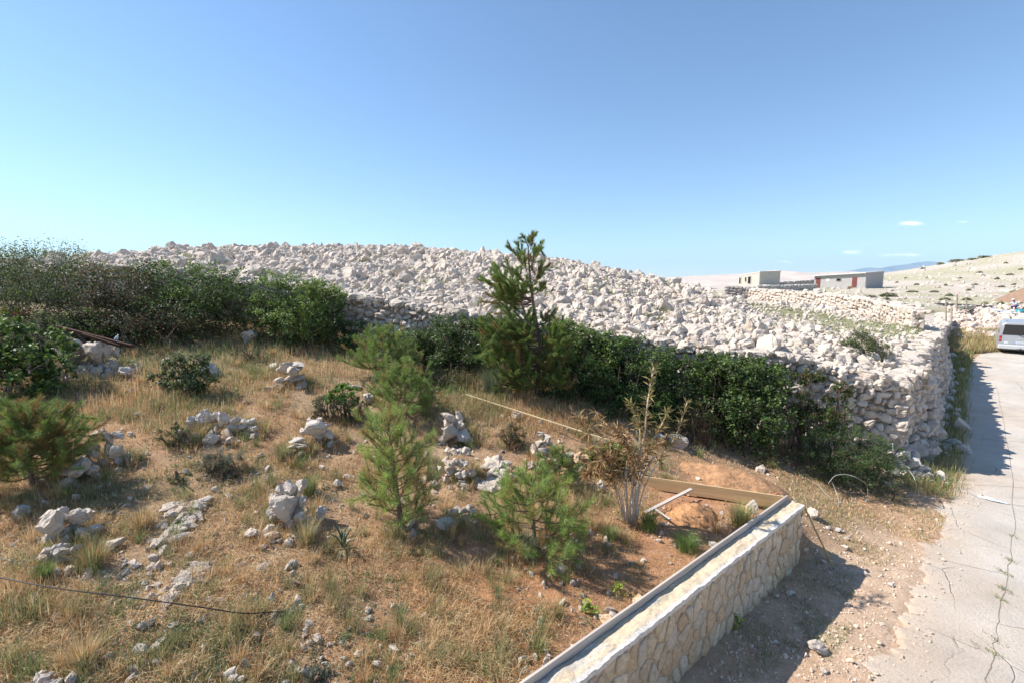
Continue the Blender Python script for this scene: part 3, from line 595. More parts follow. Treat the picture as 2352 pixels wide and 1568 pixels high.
boulder(772, 1122, 30, 'rounded white stone alone on the grass right of the fluted cairn')
boulder(848, 928, 38, 'white boulder next to the rosemary bush'); boulder(815, 893, 30, 'flat white stone above the rosemary bush', .5)
boulder(1022, 1222, 52, 'square pale block between the two young pines', .95, ROCKGR); boulder(1300, 1100, 36, 'ochre boulder standing against the short yellow board', 1.1, ROCKOC)
boulder(1384, 1132, 26, 'narrow white stone standing in straw left of the reed clump', 1.3); boulder(255, 1262, 46, 'grey boulder in the grass right of the slab topped cairn', .6)
boulder(735, 1195, 34, 'smooth grey upright slab right of the fluted cairn', 1.5, ROCKGR); boulder(1187, 962, 26, 'white stone in the shade under the long batten', .9)
boulder(1140, 1000, 20, 'small white stone left of the brown juniper'); boulder(1250, 1085, 40, 'white boulder beside the short yellow board', 1.1)
boulder(1215, 1075, 34, 'flat white slab behind the young pine top', .5); boulder(38, 1190, 44, 'half buried grey stone under the left pine bush', .7, ROCKGR)
boulder(128, 1430, 22, 'small upright stone below the black cable', 1.3); boulder(625, 850, 34, 'pale stone left of the narrow upright cairn', .6); boulder(480, 868, 60, 'grey boulder behind the pale leafy shrub', .7, ROCKGR)
boulder(378, 833, 30, 'flat grey stone in tall green grass', .5, ROCKGR); boulder(290, 868, 40, 'leaning pale stone in the tall grass beside the iron beams', .9)
boulder(300, 905, 26, 'small white stone in the tall grass', .6); boulder(1555, 1030, 60, 'large white boulder behind the reed clump', .8); boulder(1520, 1010, 30, 'white stone left of the large boulder behind the reed clump', .7)
boulder(1870, 1190, 34, 'white block beside the top of the wooden prop', .8, None, .2); boulder(1395, 1442, 44, 'ochre stone wedged behind the grey formwork board', .9, ROCKOC, .1, z=.95)
boulder(1472, 1392, 40, 'second ochre stone behind the formwork board, uphill of the first', .8, ROCKOC, .1, z=.95); boulder(1640, 1262, 32, 'pinkish stone peeping over the formwork board near the reed shadow', .7, None, .1, z=.95); boulder(1732, 1180, 40, 'pinkish white stone in the corner below the yellow shuttering board', .9, None, .1, z=.93)
for (u, v, w, l) in [(1945, 1262, 26, 'oblong white stone on the gravel right of the wooden prop'), (1905, 1216, 18, 'grey stone, left one of the pair on the gravel beyond the prop'), (1928, 1222, 20, 'grey stone, right one of the pair on the gravel beyond the prop'), (1947, 1240, 16, 'small grey stone above the oblong white stone'),
                     (1783, 1372, 20, 'pale stone at the foot of the stone faced wall'), (1817, 1366, 24, 'wider pale stone in the wall shadow'), (1880, 1500, 60, 'flat light rock bedded in the dirt verge'), (2050, 1348, 18, 'small dark grey stone at the edge of the concrete'), (1975, 1385, 14, 'small grey stone on the sunlit dirt'), (1868, 1490, 30, 'second flat light rock bedded in the dirt verge'),
                     (1895, 1545, 26, 'white stone low on the dirt verge'), (2045, 1118, 34, 'white boulder lying under the wire coil'), (1750, 1085, 30, 'pale stone above the larger earth mound'), (1720, 1120, 40, 'flat white slab right of the larger earth mound')]:
    boulder(u, v, w, l, .55, ROCKGR if 'grey' in l else None)
# rough foot of the roadside wall
for i, (u, v, w) in enumerate([(2105, 1055, 70), (2140, 1000, 60), (2150, 960, 60), (2085, 1085, 60), (2150, 1050, 50), (2120, 1085, 50), (2165, 900, 40), (2130, 985, 60)]):
    c = atz(u, v, .1); r = w/F*c[1]/2; tag(rockobj('footing_boulder', (c[0]-.1, c[1]+.1, .1+r*.3), (r, r, r*.9)), 'rough grey boulder at the foot of the roadside wall corner', 'boulder', 'boulders at the foot of the roadside wall')
A = Acc(); n_ = 420; Y = R.uniform(10.6, 26, n_); X = np.interp(Y, W2[:, 1], W2[:, 0]); X = np.where(Y < CY, CX+(Y-CY)*.6, X); o_ = np.abs(R.normal(.1, .38, n_)); r = np.clip(R.lognormal(-2.2, .5, n_), .05, .3); pp = np.column_stack([X+o_*.72, Y-o_*.69, ROADF(X, Y)+r*.3+np.maximum(0, .55-o_)*R.random(n_)]); rocks_into(A, pp, np.column_stack([r*1.2, r, r*.9]), quats(n_), 2); tag(A.build('wall_rubble', M_GREYROCK), 'fallen grey rubble along the foot of the roadside wall', 'rubble', None, 'stuff')
# ------------------------------------------------------------------ gravel, rubble by the road
A = Acc(); n_ = 9000; u = R.uniform(1560, 2330, n_); v = 1568-R.random(n_)**.9*500; pp = [atz(a, b, 0) for a, b in zip(u, v)]; pp = np.array(pp)
rdd = roadside(pp[:, 0], pp[:, 1]); dn_ = (pp[:, 0]-NE[0])*NN[0]+(pp[:, 1]-NE[1])*NN[1]; tn_ = (pp[:, 0]-NE[0])*ND[0]+(pp[:, 1]-NE[1])*ND[1]
k = ((rdd < -.05) | ((rdd < .5) & (R.random(n_) < .22))) & ((dn_ > .05) | (tn_ > .1)) & (pp[:, 1] < 10.3); pp = pp[k]; r = np.clip(R.lognormal(-4.85, .55, len(pp)), .004, .045); pp[:, 2] = H(pp[:, 0], pp[:, 1])+r*.3
pp[:, 2] = np.where(rdd[k] > 0, ROADF(pp[:, 0], pp[:, 1])+.02, pp[:, 2])
rocks_into(A, pp, np.column_stack([r*1.3, r, r*.8]), quats(len(pp)), 1); tag(A.build('gravel', limestone('tan_gravel', (.60, .50, .40), (.54, .42, .31), (.56, .38, .24), (.42, .35, .29), .01)), 'scattered pale gravel on the dirt verge between wall and road', 'gravel', None, 'stuff')
A = Acc(); n_ = 2600; u = R.uniform(0, 1800, n_); v = R.uniform(880, 1568, n_); pp = hits(u, v); cl = fbm(pp[:, 0], pp[:, 1], 1.6, 61); k = (cl > .5) & (hillw(pp[:, 0], pp[:, 1]) < .1); pp = pp[k]
r = np.clip(R.lognormal(-3.85, .62, len(pp)), .007, .065); pp[:, 2] += r*.25; rocks_into(A, pp, np.column_stack([r*1.3, r, r*.7]), quats(len(pp)), 2); tag(A.build('field_stones', M_ROCK), 'small pale stones scattered through the dry grass of the plot', 'stones', None, 'stuff')
A = Acc(); n_ = 1900; u = R.uniform(2175, 2350, n_); v = R.uniform(708, 790, n_); pp = hits(u, v); k = (pp[:, 1] > 25) & (v < 782-(u-2175)*.02); pp = pp[k]; r = np.clip(R.lognormal(-2.15, .5, len(pp)), .05, .4); pp[:, 2] += r*.3
rocks_into(A, pp, np.column_stack([r*1.3, r, r*.7]), quats(len(pp)), 2); tag(A.build('stone_rubble', limestone('pinkish_rubble', (.62, .52, .44), (.54, .42, .34), (.55, .36, .25), (.36, .31, .28))), 'broad spill of pinkish rubble on the roadside left of the van', 'rubble', None, 'stuff')
A = Acc(); n_ = 1500; u = R.uniform(1800, 2400, n_); v = 575+R.random(n_)*150; pp = hits(u, v); k = (pp[:, 1] > 42) & (pp[:, 1] < 260); pp = pp[k]; r = np.clip(R.lognormal(-1.9, .5, len(pp)), .08, .6)*np.sqrt(pp[:, 1]/70); pp[:, 2] += r*.15
rocks_into(A, pp, np.column_stack([r*1.3, r, r*.6]), quats(len(pp)), 1); tag(A.build('slope_stones', M_ROCK), 'pale stones strewn over the far stony slope', 'stones', None, 'stuff')
n_ = 1300; A = Acc(); x = R.uniform(8, 27, n_); y = R.uniform(15, 36, n_); k = (hillw(x, y) > .6) & (np.exp(-(((x-19)/6)**2+((y-25)/7)**2)) > .2); x, y = x[k], y[k]; r = R.uniform(.03, .11, len(x)); rocks_into(A, np.column_stack([x, y, H(x, y)+r*.2]), np.column_stack([r*1.2, r, r*.7]), quats(len(x)), 1); tag(A.build('pasture_stones', M_ROCK), 'small stones dotting the thin green pasture inside the field walls', 'stones', None, 'stuff')
# ------------------------------------------------------------------ foliage
def unit(a): return a/(np.linalg.norm(a, axis=-1, keepdims=True)+1e-9)
def leaves_into(A, P, nrm, size, asp, cols, curl=.25, along=None):
    """diamond leaves folded along the midrib: 4 vertices, 2 triangles each"""
    n = len(P); t = unit(R.normal(size=(n, 3))+(0 if along is None else along)); b = unit(np.cross(nrm, t)); t = np.cross(b, nrm)
    s = size*R.uniform(.6, 1.3, n)[:, None]; w = s*asp
    V = np.stack([P-t*s*.5, P+b*w*.5+nrm*s*curl*.3, P+t*s*.5-nrm*s*curl*.3, P-b*w*.5+nrm*s*curl*.3], 1)
    i = np.arange(n)[:, None]*4; A.add(V.reshape(-1, 3), [np.vstack([i+[0, 1, 2], i+[0, 2, 3]])], np.repeat(cols, 4, axis=0))
def pick(cols, n, jit=.25, w=None):
    cols = np.array(cols); c = cols[R.choice(len(cols), n, p=w)]; return np.clip(c*R.uniform(1-jit, 1+jit, (n, 1))+R.normal(0, .004, (n, 3)), .004, 1)
def lobe(u, v, Y, rx, ry, rd=None):
    c = at(u, v, Y); k = Y/F; return (c, np.array((rx*k, (rd if rd else (rx+ry)*.5)*k, ry*k)))
DK = [(.036, .07, .017), (.05, .09, .022), (.07, .12, .028), (.10, .155, .036)]
BR = [(.17, .26, .05), (.21, .30, .065), (.13, .21, .04), (.25, .33, .09)]
GR = [(.11, .14, .055), (.14, .155, .075), (.08, .11, .04)]
RD = [(.12, .06, .036), (.15, .075, .045), (.06, .07, .03), (.045, .07, .022)]
def shrub(name, lobes, label, cat, cols, n, size=.055, asp=.6, top=None, clump=.35, twigs=0, group=None, twigcol=M_TWIG, stems=4, ragged=.4, hair=None):
    if hair is None and n > 1000: n = int(n*1.6); size = size*1.12
    lobes = [lobe(*l) for l in lobes]; c0 = np.mean([l[0] for l in lobes], 0); zb = Hs(c0[0], c0[1]); base = np.array((c0[0], c0[1], zb))
    t = empty(name, base, label, cat, group); A = Acc(); vol = np.array([l[1][0]*l[1][2]+l[1][1]*l[1][0] for l in lobes]); vol /= vol.sum()
    for (c, r), f in zip(lobes, vol):
        m_ = int(n*f); nc = max(14, int(m_/60)); d = unit(R.normal(size=(nc, 3))); rad = R.uniform(.55, 1.0, nc)**.6; cc = c+d*r*rad[:, None]*(1+R.normal(0, ragged*.5, (nc, 1)))
        k = R.integers(0, nc, m_); cs = float(np.mean(r))*clump*R.uniform(.35, 1.0, nc)[k]; P = cc[k]+R.normal(size=(m_, 3))*cs[:, None]*np.array((.55, .55, .45))
        gz = H(P[:, 0], P[:, 1])
        if n > 3000: dr = (R.random(m_) < .22) & (P[:, 2] < c[2]+.1*r[2]); P[dr, 2] = gz[dr]+(P[dr, 2]-gz[dr])*R.random(int(dr.sum()))
        P[:, 2] = np.maximum(P[:, 2], gz+.02); nrm = unit(unit(P-c)*.6+np.array((0, 0, .5))+R.normal(size=(m_, 3))*.7)
        co = pick(cols, m_)*(.5+.8*R.random(nc))[k][:, None]
        if top is not None:
            h = np.clip((P[:, 2]-c[2])/r[2], -1, 1.3); tp = R.random(m_) < np.clip(h*1.1, 0, .85); co[tp] = pick(top, tp.sum())  # lighter leaf colours towards the top paint in the sunlit crown
        if hair is None: leaves_into(A, P-base, nrm, size, asp, co)
        else: leaves_into(A, P-base, unit(np.cross(unit(P-c+R.normal(size=(m_, 3))*.3), R.normal(size=(m_, 3)))), size, asp, co, .1, unit(P-c)*1.5+np.array((0, 0, .8)))
    if n > 1200 and hair is None:      # stray shoots that break the outline
        for q in range(int(7*len(lobes))):
            c, r = lobes[q % len(lobes)]; d = unit(R.normal(size=3)*np.array((1, 1, .5))+np.array((0, 0, .6))); a = c+d*r*.8; e = a+unit(d+R.normal(0, .45, 3)+np.array((0, 0, .5)))*float(np.mean(r))*R.uniform(.25, .7); k_ = int(R.integers(10, 26)); f = R.random((k_, 1)); P = a+(e-a)*f+R.normal(0, .025, (k_, 3)); leaves_into(A, P-base, unit(R.normal(size=(k_, 3))+np.array((0, 0, .6))), size*.9, asp, pick(top or cols, k_)*R.uniform(.7, 1.15)); A.tube(np.array([a, e])-base, [.006, .002], 3, (.16, .12, .08))
    A.build('foliage', M_LEAF, t); S = Acc()
    for q in range(stems*len(lobes)):
        c, r = lobes[q % len(lobes)]; b = np.array((c[0]+R.normal(0, r[0]*.3), c[1]+R.normal(0, r[1]*.3), 0)); b[2] = Hs(b[0], b[1])-.05; e = c+unit(R.normal(size=3)+np.array((0, 0, 1.)))*r*R.uniform(.6, .95); mid = (b+e)/2+R.normal(0, .08, 3)
        S.tube(np.array([b, mid, e])-base, [.022, .014, .006], 5)
    if twigs:
        for q in range(twigs):
            c, r = lobes[q % len(lobes)]; d = unit(R.normal(size=3)*np.array((1, 1, .5))+np.array((0, 0, .7))); a = c+d*r*R.uniform(.5, .85); ln = R.uniform(.25, .7)*float(np.mean(r)); e = a+unit(d+R.normal(0, .35, 3))*ln; m2 = (a+e)/2+R.normal(0, .04, 3)
            S.tube(np.array([a, m2, e])-base, [.007, .005, .002], 4)
            for _ in range(3):
                f = R.uniform(.3, .9); s0 = a+(e-a)*f; S.tube(np.array([s0, s0+unit((e-a)+R.normal(0, ln*.5, 3))*ln*.35])-base, [.004, .0015], 3)
    S.build('stems', twigcol if twigs > 60 else M_BARK, t)
    return t
shrub('thorn_bush', [(20, 625, 13, 90, 70), (110, 635, 13.4, 80, 68), (60, 700, 12.8, 110, 70), (60, 748, 12.1, 110, 34), (170, 745, 12.4, 70, 34), (180, 640, 14.2, 62, 62), (-20, 660, 12.9, 80, 80)], 'tall ragged grey green thorn bush with bare twigs against the sky', 'bush', GR+DK[1:]+BR[:1], 19000, .045, .55, GR+BR[:1], .42, 150, ragged=.45)
shrub('bramble_thicket', [(285, 668, 13.6, 85, 58), (240, 710, 13.2, 85, 50), (340, 725, 13.8, 80, 36), (300, 752, 12.7, 95, 30), (400, 745, 13.0, 80, 30), (170, 720, 13.0, 70, 40)], 'reddish brown bramble thicket between the thorn bush and the dark evergreen', 'bush', RD+DK[:2], 13000, .055, .6, None, .4, 70, ragged=.4)
shrub('evergreen_bush', [(410, 655, 14.2, 95, 52), (500, 672, 14, 80, 58), (440, 710, 13.6, 120, 50), (360, 652, 14.4, 62, 46), (550, 700, 13.8, 50, 50)], 'broad dark evergreen bush overgrowing the stone wall', 'bush', DK+RD[2:], 10000, .058, .62, BR[:1]+DK[2:], .34, 40)
shrub('evergreen_bush', [(645, 682, 13.8, 62, 56), (725, 702, 13.6, 64, 56), (610, 725, 13.6, 45, 50), (690, 745, 13.2, 80, 45), (760, 690, 13.8, 32, 35)], 'bright green rounded evergreen bush at the left end of the bare wall face', 'bush', DK+BR[2:3], 10500, .06, .62, BR, .32, 15)
shrub('fig_bush', [(60, 810, 9.6, 75, 55), (30, 870, 9.2, 80, 50), (120, 790, 10, 45, 30), (20, 770, 10, 60, 40)], 'broad leaved glossy bush at the left edge beside the beam heap', 'bush', DK[1:]+BR[2:3], 3000, .09, .75, BR[:1]+DK[2:], .4, 80)
shrub('yellow_broom', [(14, 725, 11.8, 24, 22)], 'small yellow green broom at the left edge under the thorn bush', 'bush', [(.30, .28, .03), (.22, .24, .03), (.16, .2, .04)], 700, .05, .5)
shrub('dry_orange_shrub', [(50, 722, 12.0, 20, 14)], 'little dry orange shrub next to the yellow broom', 'bush', [(.38, .18, .07), (.30, .16, .07)], 400, .045, .5)
shrub('low_shrub', [(275, 755, 12.8, 30, 22), (225, 770, 12.6, 24, 14)], 'low leafy shrub growing behind the rusty beams', 'bush', DK+BR[:1], 1400, .06, .65, BR)
shrub('ivy_bush', [(1010, 780, 12.9, 75, 52), (1090, 775, 12.7, 60, 46), (960, 800, 12.8, 50, 45), (1040, 830, 12.3, 85, 40)], 'ivy like bush covering the lower wall left of the tall pine', 'bush', DK+GR[:1], 9500, .06, .7, DK[2:]+GR+BR[:1], .3, 60)
shrub('ivy_sprig', [(815, 760, 13.3, 32, 22), (800, 790, 13, 30, 25)], 'small ivy patch at the foot of the bare wall face', 'bush', DK, 1500, .055, .7, None, .35, 10)
shrub('bramble_tangle', [(1040, 880, 11.3, 60, 24), (980, 870, 11.4, 50, 22), (900, 860, 11.8, 40, 20)], 'dry brown and green bramble tangle under the ivy bush', 'bush', RD[:2]+GR+BR[2:3], 3000, .05, .5, None, .45, 60)
shrub('evergreen_bush', [(1300, 775, 12.4, 60, 42), (1350, 800, 12.1, 60, 45), (1270, 830, 11.9, 55, 60), (1320, 870, 11.5, 85, 60)], 'rounded evergreen bush directly behind the tall pine trunk', 'bush', DK, 9500, .06, .62, BR, .32)
shrub('evergreen_bush', [(1430, 810, 12.0, 70, 40), (1500, 840, 11.8, 75, 42), (1450, 870, 11.4, 90, 55), (1560, 870, 11.5, 70, 50), (1480, 930, 10.9, 110, 35)], 'long dark evergreen hedge like bush in the middle of the wall', 'bush', DK[:3], 12500, .058, .62, DK[2:]+BR[:1], .3, 30)
shrub('ivy_bush', [(1690, 860, 11.3, 75, 48), (1740, 880, 11.1, 65, 50), (1660, 930, 10.9, 70, 60), (1740, 950, 10.6, 72, 65), (1640, 840, 11.6, 50, 30)], 'big leafy ivy bush climbing the wall right of the dark hedge', 'bush', DK+GR[:1], 11500, .066, .68, DK[1:]+BR[:1]+GR[:1], .27, 50, twigcol=M_TWIG)
shrub('ivy_sprig', [(1850, 868, 11.2, 42, 14), (1925, 905, 10.9, 26, 26), (1870, 960, 10.6, 50, 34), (1830, 930, 10.8, 30, 40), (1915, 965, 10.5, 40, 25)], 'ivy tendrils with red leaves creeping over the corner wall face', 'bush', DK+BR[2:3]+[(.25, .09, .05)], 3600, .05, .66, None, .4, 30)
shrub('asparagus_bush', [(1890, 1015, 10.2, 58, 45), (1955, 1025, 10.0, 66, 46), (2030, 1045, 9.9, 60, 38), (1940, 1065, 9.7, 85, 38), (2010, 1080, 9.5, 60, 28)], 'feathery wild asparagus bush at the foot of the wall corner', 'bush', [(.06, .10, .035), (.08, .125, .04), (.05, .085, .03)], 17000, .065, .17, [(.11, .16, .05), (.09, .14, .05)], .3, 40, ragged=.4, hair=1)
shrub('corner_shrub', [(1990, 805, 13.4, 42, 38), (1975, 790, 13.7, 30, 28)], 'half bare shrub growing inside the wall corner', 'bush', GR+BR[:2]+RD[:1], 2600, .05, .5, GR, .4, 40)
c = hit(430, 905); shrub('leafy_shrub', [(432, 835, c[1], 40, 32), (445, 880, c[1], 48, 30), (385, 865, c[1]+.1, 30, 22)], 'loose grey leafed shrub alone in the tall grass', 'bush', GR+DK[2:], 2200, .06, .6, [(.20, .22, .12), (.16, .19, .09)], .4, 25)
c = hit(780, 965); shrub('rosemary_bush', [(770, 930, c[1], 52, 30), (820, 940, c[1], 35, 25), (735, 935, c[1], 25, 20)], 'dark mounded rosemary bush below the white boulder', 'bush', [(.06, .075, .035), (.08, .095, .05), (.05, .06, .03)], 5200, .06, .14, [(.12, .14, .08)], .35, hair=1)
shrub('fig_sapling', [(790, 900, c[1]+.05, 30, 20), (765, 912, c[1], 22, 12)], 'bright green sapling growing out of the rosemary bush', 'sapling', [(.16, .28, .04), (.12, .24, .035), (.2, .3, .06)], 420, .085, .75, None, .4)
def lowbush(u, v, w, h, label, cols, n, size=.05, asp=.14, top=None, hair=1, name='cushion_shrub', twigs=0):
    c = hit(u, v); return shrub(name, [(u-w*.2, v-h*.45, c[1]+.02, w*.34, h*.5), (u+w*.2, v-h*.4, c[1]+.05, w*.32, h*.42), (u, v-h*.55, c[1]+.1, w*.33, h*.52)], label, 'shrub', cols, n, size, asp, top, .4, twigs, hair=hair)
lowbush(508, 1092, 105, 62, 'grey lavender like cushion shrub below the broad cairn', [(.15, .155, .10), (.19, .19, .13), (.10, .10, .06)], 4200, .055, .12, [(.24, .25, .18)])
lowbush(575, 832, 85, 36, 'dark low cushion shrub under the lone boulder', [(.06, .085, .04), (.09, .11, .05)], 1500, .06)
lowbush(405, 1028, 75, 50, 'olive cushion shrub at the left of the broad cairn', [(.11, .13, .045), (.08, .10, .04), (.15, .15, .06)], 1700, .06)
lowbush(1180, 1025, 60, 62, 'brown tipped juniper between the white cairn and the batten', [(.08, .10, .03), (.14, .09, .045), (.11, .13, .04)], 2000, .06, .14, None, 1, 'juniper')
lowbush(1600, 1020, 85, 85, 'rusty juniper at the foot of the ivy bush', [(.16, .08, .04), (.06, .09, .03), (.2, .10, .05)], 3000, .06, .14, None, 1, 'juniper', 20)
lowbush(410, 1112, 48, 24, 'tiny green cushion plant on bare gravel', [(.13, .19, .05), (.10, .15, .04)], 500, .04)
lowbush(1400, 1085, 90, 65, 'green shrub half hidden behind the dry reed clump', [(.07, .115, .025), (.09, .14, .03)], 2600, .055, .5, BR, None, 'low_shrub')
lowbush(735, 1565, 70, 30, 'silvery thistle cushion at the bottom edge of the plot', [(.2, .22, .15), (.14, .16, .1)], 900, .05)
lowbush(690, 1345, 40, 20, 'small grey green herb in the middle of the straw', [(.2, .23, .16), (.15, .19, .12)], 260, .045)
# scrub on the far slope
A0 = None; SC_COL = [(.27, .29, .15), (.31, .31, .17), (.22, .25, .12), (.34, .30, .19)]
for (u, v, w, h) in [(2200, 601, 60, 8), (2235, 597, 40, 7), (2262, 592, 50, 8), (2160, 608, 26, 9), (2120, 618, 18, 6), (2310, 606, 16, 7), (2225, 668, 20, 6), (2172, 657, 14, 8), (2290, 642, 18, 9), (2060, 650, 12, 6), (2105, 655, 18, 7), (2145, 672, 30, 7), (2095, 672, 40, 6), (2040, 682, 60, 16), (2000, 684, 40, 10), (2180, 680, 26, 6), (2240, 655, 18, 5), (2300, 660, 24, 6), (2330, 655, 20, 6), (2250, 627, 22, 6), (2320, 632, 26, 6), (2205, 640, 14, 5), (2130, 640, 14, 6), (2345, 620, 20, 6), (2262, 702, 24, 14), (2298, 700, 26, 12), (2035, 690, 26, 12), (2080, 640, 10, 5), (2220, 690, 30, 6), (2330, 672, 30, 7), (2170, 690, 40, 6)]:
    c = hit(u, v); k = c[1]/F; w2, h2 = max(w*k*.62, .6), max(h*k*1.0, .55); A = Acc(); n_ = 300
    if A0 is None or R.random() < .12:
        d = unit(R.normal(size=(n_, 3))); P = d*R.uniform(.3, 1, (n_, 1))**.5*np.array((.5, .5, .55))+R.normal(0, .06, (n_, 3)); P[:, 2] = np.abs(P[:, 2])
        leaves_into(A, P, unit(d*.4+R.normal(size=(n_, 3))*.4+np.array((-.4, .1, .7))), .26, .75, pick(SC_COL, n_)); o = A.build('scrub_bush', M_LEAF); A0 = o.data
    else: o = put(bpy.data.objects.new('scrub_bush', A0))
    o.location = Vector([float(q) for q in c]); o.scale = (w2, w2*.6, h2); o.rotation_euler = (0, 0, R.uniform(0, 6)) if w < 2*h else (0, 0, 0)
    tag(o, 'low olive green scrub bush on the far stony slope', 'scrub bush', 'scrub bushes on the far stony slope')
# ------------------------------------------------------------------ pines
PG = [(.17, .25, .06), (.21, .29, .08), (.14, .21, .06), (.24, .30, .10)]; PB = [(.30, .17, .07), (.26, .17, .065), (.34, .21, .10)]; PY = [(.27, .34, .08), (.23, .31, .07)]
def needles_into(A, pts, n, ln, wid, cols, spread=.75, bare=.15):
    pts = np.asarray(pts); seg = np.linalg.norm(np.diff(pts, axis=0), axis=1); arc = np.concatenate([[0], np.cumsum(seg)]); s = arc[-1]*(bare+(1-bare)*R.random(n)**.8)
    P = np.stack([np.interp(s, arc, pts[:, j]) for j in range(3)], 1); T = np.gradient(pts, axis=0); T = unit(np.stack([np.interp(s, arc, T[:, j]) for j in range(3)], 1))
    d = unit(T+spread*unit(np.cross(T, R.normal(size=(n, 3))))+R.normal(0, .12, (n, 3))); l = ln*R.uniform(.7, 1.2, n)[:, None]; b = unit(np.cross(d, R.normal(size=(n, 3))))*wid
    V = np.stack([P-b, P+b, P+d*l], 1); i = np.arange(n)[:, None]*3; A.add(V.reshape(-1, 3), [i+[0, 1, 2]], np.repeat(cols, 3, axis=0))
def curve3(a, b, up, n=5, side=None):
    t = np.linspace(0, 1, n)[:, None]; a, b = np.array(a), np.array(b); return a+(b-a)*t+np.array((0, 0, 1.))*(up*np.sin(t*math.pi*.5+math.pi)*-1*0+up*(t*t-t))+(0 if side is None else np.array(side)*np.sin(t*math.pi))
def pine(label, trunk, branches, ln, wid, dens, name='pine_tree', brown=.25, shoots=5, r0=.05, cat='pine tree', yellow=.12, shl=.5, spread=.75, tint=1.):
    """trunk: polyline; branches: list of (start, end) ; each grows side shoots"""
    trunk = np.array(trunk); base = trunk[0].copy(); t = empty(name, base, label, cat); B = Acc(); A = Acc(); tk = cr(trunk, 6); B.tube(tk-base, np.linspace(r0, r0*.18, len(tk)), 8); B.build('trunk', M_BARK, t, True); W = Acc()
    for bb_ in branches:
        a, e = bb_[:2]; sl = bb_[2] if len(bb_) > 2 else shl; a = np.array(a); e = np.array(e); L_ = np.linalg.norm(e-a); c = curve3(a, e, L_*.35); W.tube(c-base, np.linspace(max(.008, L_*.018), .004, len(c)), 5)
        ns = max(2, int(shoots*(.5+L_)));
        for q in range(ns+1):
            f = 1.0 if q == ns else R.uniform(.3, .98); p0 = np.array([np.interp(f*(len(c)-1), np.arange(len(c)), c[:, j]) for j in range(3)]); d = unit(unit(e-a)*.7+R.normal(0, .55, 3)+np.array((0, 0, .55)))
            l2 = sl*R.uniform(.5, 1.0)*min(L_, .55)+.05; p1 = p0+d*l2; sh = np.array([p0, (p0+p1)/2+R.normal(0, .01, 3)-np.array((0, 0, l2*.06)), p1]); W.tube(sh-base, [.005, .004, .002], 4)
            n = int(dens*l2*230); x = R.random(); pal = PB if x < brown else (PY if x > 1-yellow else PG); co = pick(pal if x >= brown else pal+PG[:1], n, .3); needles_into(A, sh-base, n, ln, wid, np.clip(co*tint, 0, .7), spread)
        n = int(dens*L_*90); needles_into(A, c[len(c)//3:]-base, n, ln, wid, pick(PG+PB[:1], n, .3)*tint, spread)
    W.build('branches', M_BARK, t); A.build('needles', M_NEEDLE, t); return t
# tall pine
YP = 11.4; b0 = hit(1232, 905); YP = b0[1]; pj = lambda u, v, dy=0.: at(u, v, YP+dy)
trunk = [b0-np.array((0, 0, .1)), pj(1238, 850), pj(1240, 790), pj(1230, 730), pj(1224, 690), pj(1218, 640), pj(1214, 590), pj(1212, 545)]
br = []
for (u0, v0, u1, v1) in [(1213, 560, 1203, 525), (1213, 565, 1222, 528), (1213, 575, 1226, 535), (1214, 590, 1188, 552), (1215, 590, 1240, 548), (1215, 600, 1172, 560), (1215, 610, 1245, 550), (1216, 615, 1185, 575), (1217, 620, 1228, 572), (1217, 628, 1200, 580), (1218, 640, 1165, 600), (1219, 645, 1258, 578), (1219, 650, 1255, 600), (1220, 655, 1240, 612), (1221, 660, 1190, 620),
                         (1222, 685, 1128, 628), (1222, 690, 1150, 615), (1223, 690, 1140, 655), (1223, 694, 1150, 680), (1223, 694, 1165, 690), (1223, 690, 1180, 640), (1223, 690, 1170, 665), (1223, 680, 1245, 655), (1223, 676, 1258, 655), (1222, 668, 1210, 640), (1223, 680, 1216, 655),
                         (1229, 735, 1165, 715), (1229, 735, 1180, 730), (1230, 745, 1270, 715), (1230, 745, 1255, 735), (1233, 755, 1200, 715)]:
    k_ = (.86 if v0 < 682 else 1.05) if v0 < 700 else 1.; tv = v1+(18 if v1 < 640 else 6); br.append((pj(u0, v0+(8 if v0 < 660 else 0)), pj(u0+(u1-u0)*k_, tv, R.normal(0, .2)), .42 if v0 < 682 else .8))
    if 682 <= v0 < 700 and u1 < 1200: br.append((pj(u0, v0+5), pj(u1+R.uniform(-6, 14), v1+R.uniform(8, 26), R.normal(0, .35)), .8))

for q in range(40):
    v0 = R.uniform(745, 885); u1 = 1236+R.choice([-1, -1, 1])*R.uniform(25, 100); u1 = min(u1, 1285); v1 = v0-R.uniform(-25, 30); v1 = max(v1, 745 if u1 < 1200 else 770); br.append((pj(1238, v0), pj(u1, v1, R.uniform(-.9, .5))))
for (u1, v1) in [(1110, 740), (1125, 755), (1140, 745), (1105, 780), (1110, 810), (1150, 770), (1130, 835), (1150, 880), (1175, 870), (1195, 885), (1215, 870), (1250, 885), (1265, 800), (1270, 815), (1120, 770), (1130, 800), (1115, 795), (1140, 820), (1160, 840), (1180, 800), (1150, 790), (1120, 830), (1165, 765), (1190, 760), (1275, 790), (1260, 840)]:
    br.append((pj(1236, min(890, v1+30)), pj(u1, v1, R.uniform(-.6, .3))))
pine('tall young pine with a bare gap in its trunk, rising above the hill line', trunk, br, .10, .0036, 3.4, brown=.2, shoots=5, r0=.06, yellow=.14, shl=.8, spread=.6)
